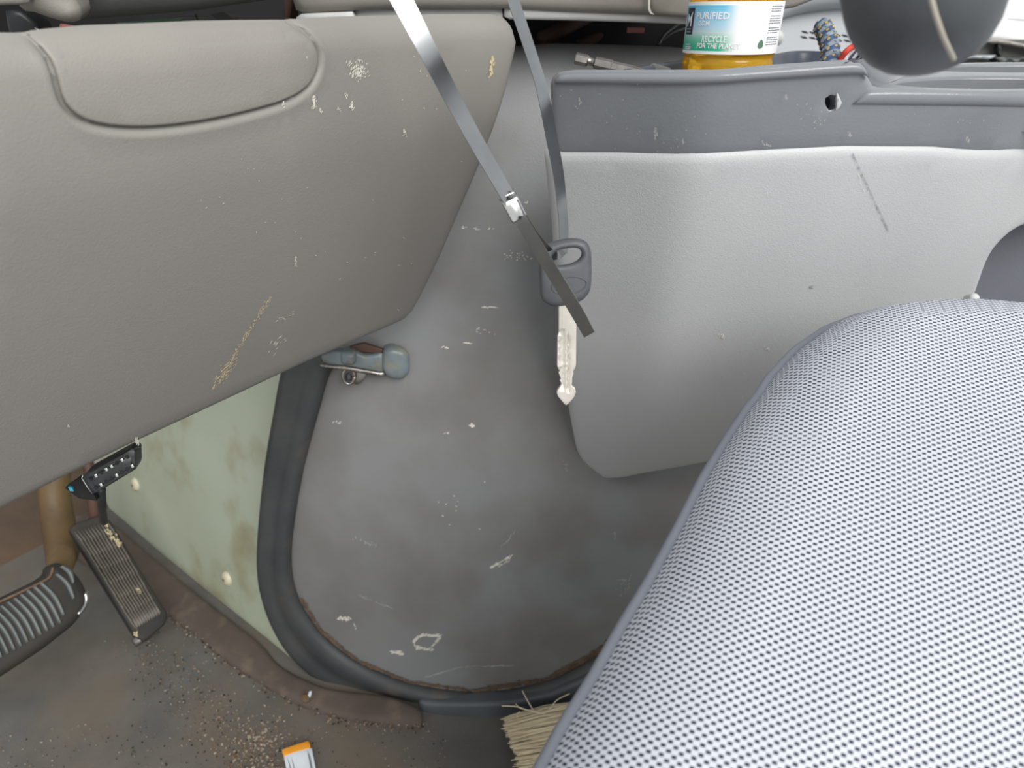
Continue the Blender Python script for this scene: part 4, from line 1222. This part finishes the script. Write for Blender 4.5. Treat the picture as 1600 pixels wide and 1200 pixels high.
# ------------------------------------------------------------------ pedals
def quad_surf(o, right, up):
    return Surf(o, right, up)
acc_b, acc_t = at_z(220, 995, 0.05), at_z(138, 812, 0.17)
acS = Surf(acc_b, at_z(258, 972, 0.05) - acc_b + LAT * 0.02, acc_t - acc_b)
ac = thing('accelerator_pedal', 'ribbed black accelerator pedal, long and narrow, in front of the cream wall', 'pedal', acc_b)
acc_px = [(108, 826, 3), (120, 816, 3), (162, 802, 4), (172, 812, 4), (263, 960, 4), (258, 976, 4), (226, 1003, 4), (214, 998, 4)]
pad('pad', M['pedal_groove'], acS, rounded(acc_px, 3), ac, w=0.0, r=0.003, depth=0.010, step=0.01, edge_step=0.005)
for k in range(11):
    t = (k + 0.5) / 11
    a = (112 + (168 - 112) * t, 824 + (807 - 824) * t); b = (218 + (259 - 218) * t, 996 + (970 - 996) * t)
    wv = 2.0
    dx, dy = (a[0] - b[0]), (a[1] - b[1]); L_ = math.hypot(dx, dy); nx, ny = -dy / L_ * wv, dx / L_ * wv
    ax0 = (a[0] - dx / L_ * 4, a[1] - dy / L_ * 4); bx0 = (b[0] + dx / L_ * 4, b[1] + dy / L_ * 4)
    pad('rib', M['pedal'], acS, [(ax0[0] - nx, ax0[1] - ny), (ax0[0] + nx, ax0[1] + ny), (bx0[0] + nx, bx0[1] + ny), (bx0[0] - nx, bx0[1] - ny)], ac, w=0.0028, r=0.001, depth=0.003, step=0.03, edge_step=0.02)
scuffs('worn_spots', M['scuff_tan'], acS, [(163, 815, 176, 845, 1.6, 30, 5, 2.2, None), (178, 840, 186, 852, 1.6, 24, 5, 2.4, None), (214, 918, 218, 926, 1.4, 8, 4, 1.6, None), (210, 990, 214, 994, 1.5, 10, 5, 2.4, None)], ac, w=0.0032, seed=41)
arm0 = acS.px(150, 820, -0.012)
tube('pedal_arm', M['brown'], [arm0, arm0 + Vector((-0.02, 0.05, 0.05)), arm0 + Vector((-0.03, 0.07, 0.22))], 0.007, ac, 10)
tube('hinge', M['iron'], [acS.px(224, 996, -0.008) - acS.ex * 0.012, acS.px(224, 996, -0.008) + acS.ex * 0.018], 0.006, ac, 10)

br_o = at_z(70, 975, 0.16)
brS = Surf(br_o, LAT + Vector((0, 0, 0.02)), FOR * 0.55 + Vector((0, 0, 0.83)), lambda u, v: -2.2 * max(0.0, u - 0.012) ** 2)
bk = thing('brake_pedal', 'wide black brake pedal with slanted rubber ribs and shiny worn end', 'pedal', br_o)
bk_px = [(-140, 1000, 6), (0, 935), (60, 906), (74, 896, 4), (76, 884, 4), (92, 877, 6), (112, 886, 8), (130, 906, 10), (141, 932, 10), (138, 950, 10), (118, 976, 10), (70, 1014), (0, 1060), (-60, 1096), (-150, 1130, 8)]
pad('pad', M['pedal_groove'], brS, rounded(bk_px, 8), bk, r=0.010, depth=0.016, step=0.008, edge_step=0.004)
rim_px = [(-140, 1003), (0, 940), (60, 912), (78, 901), (83, 886)]
tube('edge_bead', M['dirt'], catmull([tuple(brS.px(x, y, 0.0005)) for x, y in rim_px], 5, False), 0.0014, bk, 8)
for k in range(19):
    t = k / 18
    a = (84 + (-100 - 84) * t, 893 + (1000 - 893) * t + (6 if k else 0)) if k > 1 else (88 + 8 * (1 - k), 889 + 12 * k - 4)
    ln = 66 if k > 2 else 30 + 14 * k
    b = (a[0] + ln * 0.62, a[1] + ln * 0.86)
    c_ = ((a[0] + b[0]) / 2 + 4, (a[1] + b[1]) / 2 - 3)
    A1 = catmull([(a[0] - 3, a[1] + 1), (c_[0] - 4, c_[1] + 2), (b[0] - 3, b[1] + 2)], 5, False); B1 = catmull([(a[0] + 3, a[1] - 2), (c_[0] + 4, c_[1] - 3), (b[0] + 2.5, b[1] - 2)], 5, False)
    ribbon('rib', M['brake'], brS, A1, B1, [(0, -0.004), (0.1, 0.0012), (0.35, 0.0030), (0.65, 0.0030), (0.9, 0.0012), (1, -0.004)], 12, bk)
crv = catmull([tuple(brS.px(x, y, 0.0)) for x, y in ((133, 925), (135, 938), (130, 950), (121, 961))], 5, False)
tube('worn_edge', M['steel'], crv, [0.0006] + [0.0026] * (len(crv) - 2) + [0.0006], bk, 8)
tube('pedal_arm', M['ochre'], [brS.px(92, 905, -0.02), at(98, 860, 0.93), at(86, 780, 0.95), at(84, 700, 0.95)], [0.010, 0.020, 0.019, 0.019], bk, 12)

# ------------------------------------------------------------------ diagnostic connector under the knee panel
dg_o = at(175, 735, 0.475)
dgS = Surf(dg_o, at(212, 704, 0.475) - at(128, 745, 0.468), at(128, 742, 0.468) - at(147, 772, 0.472))
dc = thing('diagnostic_socket', 'black diagnostic socket with two rows of pins under the knee panel edge', 'socket', dg_o)
pad('housing', M['black'], dgS, rounded([(128, 745, 3), (135, 739, 3), (206, 700, 3), (212, 704, 3), (213, 733, 3), (147, 773, 3), (143, 771, 3)], 3), dc, r=0.0012, depth=0.02, step=0.006, edge_step=0.003)
pad('pin_block', M['black'], dgS, rounded([(140, 747), (203, 712), (207, 730), (149, 764)], 3), dc, w=0.0008, r=0.0008, depth=0.002, step=0.006, edge_step=0.003)
tube('housing_lip', M['pin'], [dgS.px(130, 741, 0.0006), dgS.px(128, 747, 0.0006), dgS.px(136, 760, 0.0006), dgS.px(144, 771, 0.0006)], 0.0004, dc, 6)
bright = {0: (1, 3, 4, 6), 1: (1, 4, 7)}
for r_ in range(2):
    for k in range(8):
        t = k / 7
        x = 143 + (200 - 143) * t + (7 if r_ else 0) - (0 if r_ else 1); y = 747 + (713 - 747) * t + (14 if r_ else 0) + 1
        c = dgS.px(x, y, 0.0009)
        has_pin = k in bright[r_]  # metal pin at these positions, black slot elsewhere
        d1 = box_data(c, dgS.ex, dgS.ey, dgS.en, 0.0016, 0.0024, 0.0014 if has_pin else 0.0006, 0.0003)
        mesh_from('pin' if has_pin else 'pin_slot', *d1, M['pin'] if has_pin else M['cavity'], dc)
pad('bracket', M['black'], dgS, [(196, 706), (220, 695), (221, 699), (205, 708)], dc, w=-0.001, r=0.0004, depth=0.003, step=0.006)
pad('plug_body', M['cavity'], dgS, [(100, 764), (128, 745), (150, 774), (150, 784), (128, 784)], dc, w=-0.012, r=0.002, depth=0.01, step=0.01)
pad('plug_latch', M['teal'], dgS, [(106, 761), (109, 759), (116, 767), (114, 769), (110, 770)], dc, w=-0.004, r=0.0004, depth=0.003, step=0.004)
tube('harness', M['black'], [dgS.px(158, 765, -0.018), at(160, 795, 0.53), at(163, 815, 0.58)], 0.003, dc, 8)

# ------------------------------------------------------------------ things on the floor
pc = at_z(470, 1190, 0.006)
pkS = Surf(pc, (1, 0.05, 0), (-0.05, 1, 0.05), lambda u, v: 0.0012 * math.sin(v * 120) * math.cos(u * 60))
pkt = thing('paper_packet', 'small white stick packet with an orange end lying on the floor carpet', 'packet', pc)
pad('sleeve', M['packet'], pkS, [(443, 1180), (487, 1167), (498, 1225), (510, 1290), (466, 1300)], pkt, w=0.002, r=0.001, depth=0.003, step=0.006, edge_step=0.004)
pad('orange_end', M['orange'], pkS, [(440, 1171), (482, 1157), (486, 1168), (443, 1181)], pkt, w=0.0024, r=0.0006, depth=0.002, step=0.006, edge_step=0.004)
for x0, x1 in ((447, 458), (453, 464)):
    pad('printed_line', M['grey_ink'], pkS, [(x0 + 2, 1183), (x0 + 3.2, 1182.5), (x1 + 3, 1230), (x1 + 1.5, 1230)], pkt, w=0.0023, r=0, depth=0.0002, step=0.01)
pad('printed_line', M['grey_ink'], pkS, [(480, 1172), (483, 1171), (494, 1230), (491, 1230)], pkt, w=0.0023, r=0, depth=0.0002, step=0.01)

brm = thing('hand_brush', 'straw coloured brush with stiff bristles lying under the seat edge', 'brush', at_z(850, 1160, 0.0))
R = random.Random(9)
parts_ = []
Bc = at_z(900, 1150, 0.035)
for i in range(1500):
    t = R.random()
    y = 1118 + 140 * t
    xe = 786 + 14 * math.sin(t * 3.0) + 26 * t + R.gauss(0, 3) + (6 if t < 0.1 else 0)
    zz = 0.012 + 0.030 * R.random()
    p1 = at_z(xe + R.gauss(0, 2.5), y + R.gauss(0, 2) + 4 * (1 - t), zz)
    p0 = at_z(905 + R.gauss(0, 3), y - 22 + 26 * t, 0.02 + 0.02 * R.random())
    m_ = (p0 + p1) / 2 + Vector((R.gauss(0, 0.001), R.gauss(0, 0.001), R.gauss(0, 0.001) + 0.002))
    parts_.append(tube_data([p0, m_, p1], [0.0007, 0.0007, 0.0005], 4, False))
br_ = mesh_from('bristles', *merge(parts_), M['bristle'], brm); br_['kind'] = 'stuff'
V, F = box_data(at_z(972, 1178, 0.02), (1, 0.1, 0), (-0.1, 1, 0), (0, 0, 1), 0.05, 0.16, 0.04, 0.006)
mesh_from('brush_block', V, F, M['ochre'], brm)
for pts in ([(852, 1116), (826, 1110), (806, 1104), (784, 1103)], [(826, 1110), (812, 1106), (806, 1100)], [(836, 1114), (826, 1098), (816, 1079)], [(858, 1110), (870, 1094), (890, 1084)], [(808, 1122), (808, 1116), (812, 1112)], [(850, 1114), (866, 1108), (880, 1104)]):
    tube('loose_bristle', M['bristle'], catmull([tuple(at_z(x, y, 0.045)) for x, y in pts], 5, False), 0.0006, brm, 5)

# crumbs and grit on the carpet
R = random.Random(12)
pp = {'pale': [], 'tan': [], 'dark': []}
def crumb(px, py, s, key_, z0=0.003):
    c = at_z(px, py, z0)
    ax1 = Vector((R.gauss(0, 1), R.gauss(0, 1), R.gauss(0, .3))).normalized(); ax2 = Vector((-ax1.y, ax1.x, 0.2)).normalized(); ax3 = ax1.cross(ax2)
    v, f = box_data(c, ax1, ax2, ax3, s * R.uniform(0.7, 1.8), s * R.uniform(0.5, 1), s * R.uniform(0.4, 0.8), 0)
    pp[key_].append((v, f))
for i in range(900):
    t = R.random()
    x = 230 + 200 * t + R.gauss(0, 34 + 10 * t); y = 1020 + 170 * t + R.gauss(0, 20)
    crumb(x, y, R.uniform(0.0006, 0.0016), R.choice(['tan', 'tan', 'dark', 'tan', 'pale']))
for i in range(420):
    x = R.gauss(405, 28); y = R.gauss(1170, 28)
    crumb(x, y, R.uniform(0.0008, 0.0026), R.choice(['pale', 'tan', 'tan']))
for i in range(300):
    crumb(R.uniform(0, 700), R.uniform(1132, 1200), R.uniform(0.0006, 0.0014), R.choice(['pale', 'tan', 'dark']))
lo_c = catmull(lo_px, 6, False)
for i in range(420):
    j = R.randrange(len(lo_c)); x, y = lo_c[j]
    if x < 180: continue
    crumb(x + R.gauss(0, 5), y + 3 + abs(R.gauss(0, 6)), R.uniform(0.0007, 0.002), R.choice(['tan', 'tan', 'pale', 'dark']), 0.008)
tot, nf = [], []
for k_ in ('pale', 'tan', 'dark'):
    tot += pp[k_]; nf.append(sum(len(f) for v, f in pp[k_]))
o = mesh_from('grit', *merge(tot), M['crumb'], None, False)
o.data.materials.append(M['sand']); o.data.materials.append(M['cavity'])
o.data.polygons.foreach_set('material_index', [0] * nf[0] + [1] * nf[1] + [2] * nf[2])
tag(o, 'pale crumbs and brown grit scattered over the floor carpet', 'debris')
o['kind'] = 'stuff'
lf = thing('dry_leaf', 'scrap of yellowed dry leaf and white chip at the carpet edge', 'leaf', at_z(476, 1090, 0.014))
lS = Surf(at_z(474, 1092, 0.018), (1, 0, 0), (0, 1, 0.3))
pad('leaf_scrap', M['ochre'], lS, catmull([(470, 1086), (478, 1084), (484, 1090), (480, 1097), (471, 1094)], 4), lf, r=0.001, depth=0.002, step=0.004)
pad('white_chip', M['packet'], lS, [(481, 1086), (484, 1078), (488, 1080), (484, 1090)], lf, w=0.001, r=0.0004, depth=0.001, step=0.004)

# ------------------------------------------------------------------ passenger side, beyond the console
fd = thing('passenger_dashboard', 'pale grey dashboard end with vent slots beyond the bottle and rope', 'dashboard', (0.5, 0.95, 0.6))
fdS = Surf(at(1290, 30, 0.92), (1, 0.15, 0), (0, 0.25, 1), lambda u, v: -0.8 * (u + 0.02) ** 2)
pad('face', M['dash3'], fdS, [(1080, -120), (1480, -120), (1480, 20), (1470, 130), (1080, 130)], fd, r=0.01, depth=0.2, step=0.02)
pad('upper_roll', M['dash3'], fdS, catmull([(1090, -100), (1480, -100), (1470, -10), (1400, 4), (1330, 5), (1270, 12), (1230, 24), (1214, 34), (1100, 40)], 4), fd, w=0.03, r=0.02, depth=0.05, step=0.015, edge_step=0.01)
pad('corner_roll', M['pale'], fdS, catmull([(1190, 60), (1196, 36), (1220, 36), (1233, 48), (1234, 62), (1220, 70), (1196, 76)], 5), fd, w=0.04, r=0.018, depth=0.05, step=0.01, edge_step=0.006)
for row, (x0, y0, x1, y1) in enumerate(((1252, 48, 1340, 56), (1250, 56, 1345, 64))):
    for k in range(7):
        a = k / 7 + 0.012; b = (k + 1) / 7 - 0.012
        if row == 0 and k == 6: continue
        q = [(x0 + (x1 - x0) * a, y0 + (y1 - y0) * a), (x0 + (x1 - x0) * b, y0 + (y1 - y0) * b)]
        pad('vent_slot', M['cavity'], fdS, [(q[0][0], q[0][1]), (q[1][0], q[1][1]), (q[1][0], q[1][1] + 2.6), (q[0][0], q[0][1] + 2.6)], fd, w=0.0012, r=0, depth=0.001, step=0.02)
dp = thing('passenger_door', 'white passenger door panel at far right beyond the cup holders', 'door panel', (1.0, 1.35, 0.4))
dpS = Surf(at(1580, 20, 1.35), (1, -0.1, 0), (0, 0.1, 1))
pad('panel', M['white'], dpS, [(1440, -30), (1900, -30), (1900, 66), (1600, 70), (1575, 64), (1555, 62), (1440, 62)], dp, r=0.008, depth=0.05, step=0.03)
pad('groove', M['pale'], dpS, [(1574, 29), (1640, 29), (1640, 32), (1574, 32)], dp, w=0.001, r=0, depth=0.001, step=0.03)
ln_ = thing('passenger_step', 'dark grey passenger footwell shelf behind the rear cup holder', 'shelf', (0.9, 1.2, 0.5))
lnS = Surf(at(1570, 80, 1.15), (1, 0, 0), (0, 0.1, 1))
pad('shelf_edge', M['dash2'], lnS, catmull([(1540, 64), (1556, 60), (1600, 68), (1700, 92), (1700, 98), (1600, 74), (1556, 67)], 3), ln_, w=0.02, r=0.003, depth=0.03, step=0.02)
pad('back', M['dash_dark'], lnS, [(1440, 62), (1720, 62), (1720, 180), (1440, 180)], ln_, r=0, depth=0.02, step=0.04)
pad('rail', M['dash3'], lnS, [(1500, 86), (1562, 86), (1562, 91), (1500, 92)], ln_, w=0.02, r=0.002, depth=0.02, step=0.02)
pad('post', M['black'], lnS, [(1560, 66), (1566, 66), (1566, 90), (1560, 90)], ln_, w=0.015, r=0.001, depth=0.01, step=0.02)
pad('hinge_block', M['black'], lnS, [(1556, 90), (1562, 88), (1600, 88), (1640, 88), (1640, 100), (1556, 100)], ln_, w=0.03, r=0.002, depth=0.02, step=0.02)
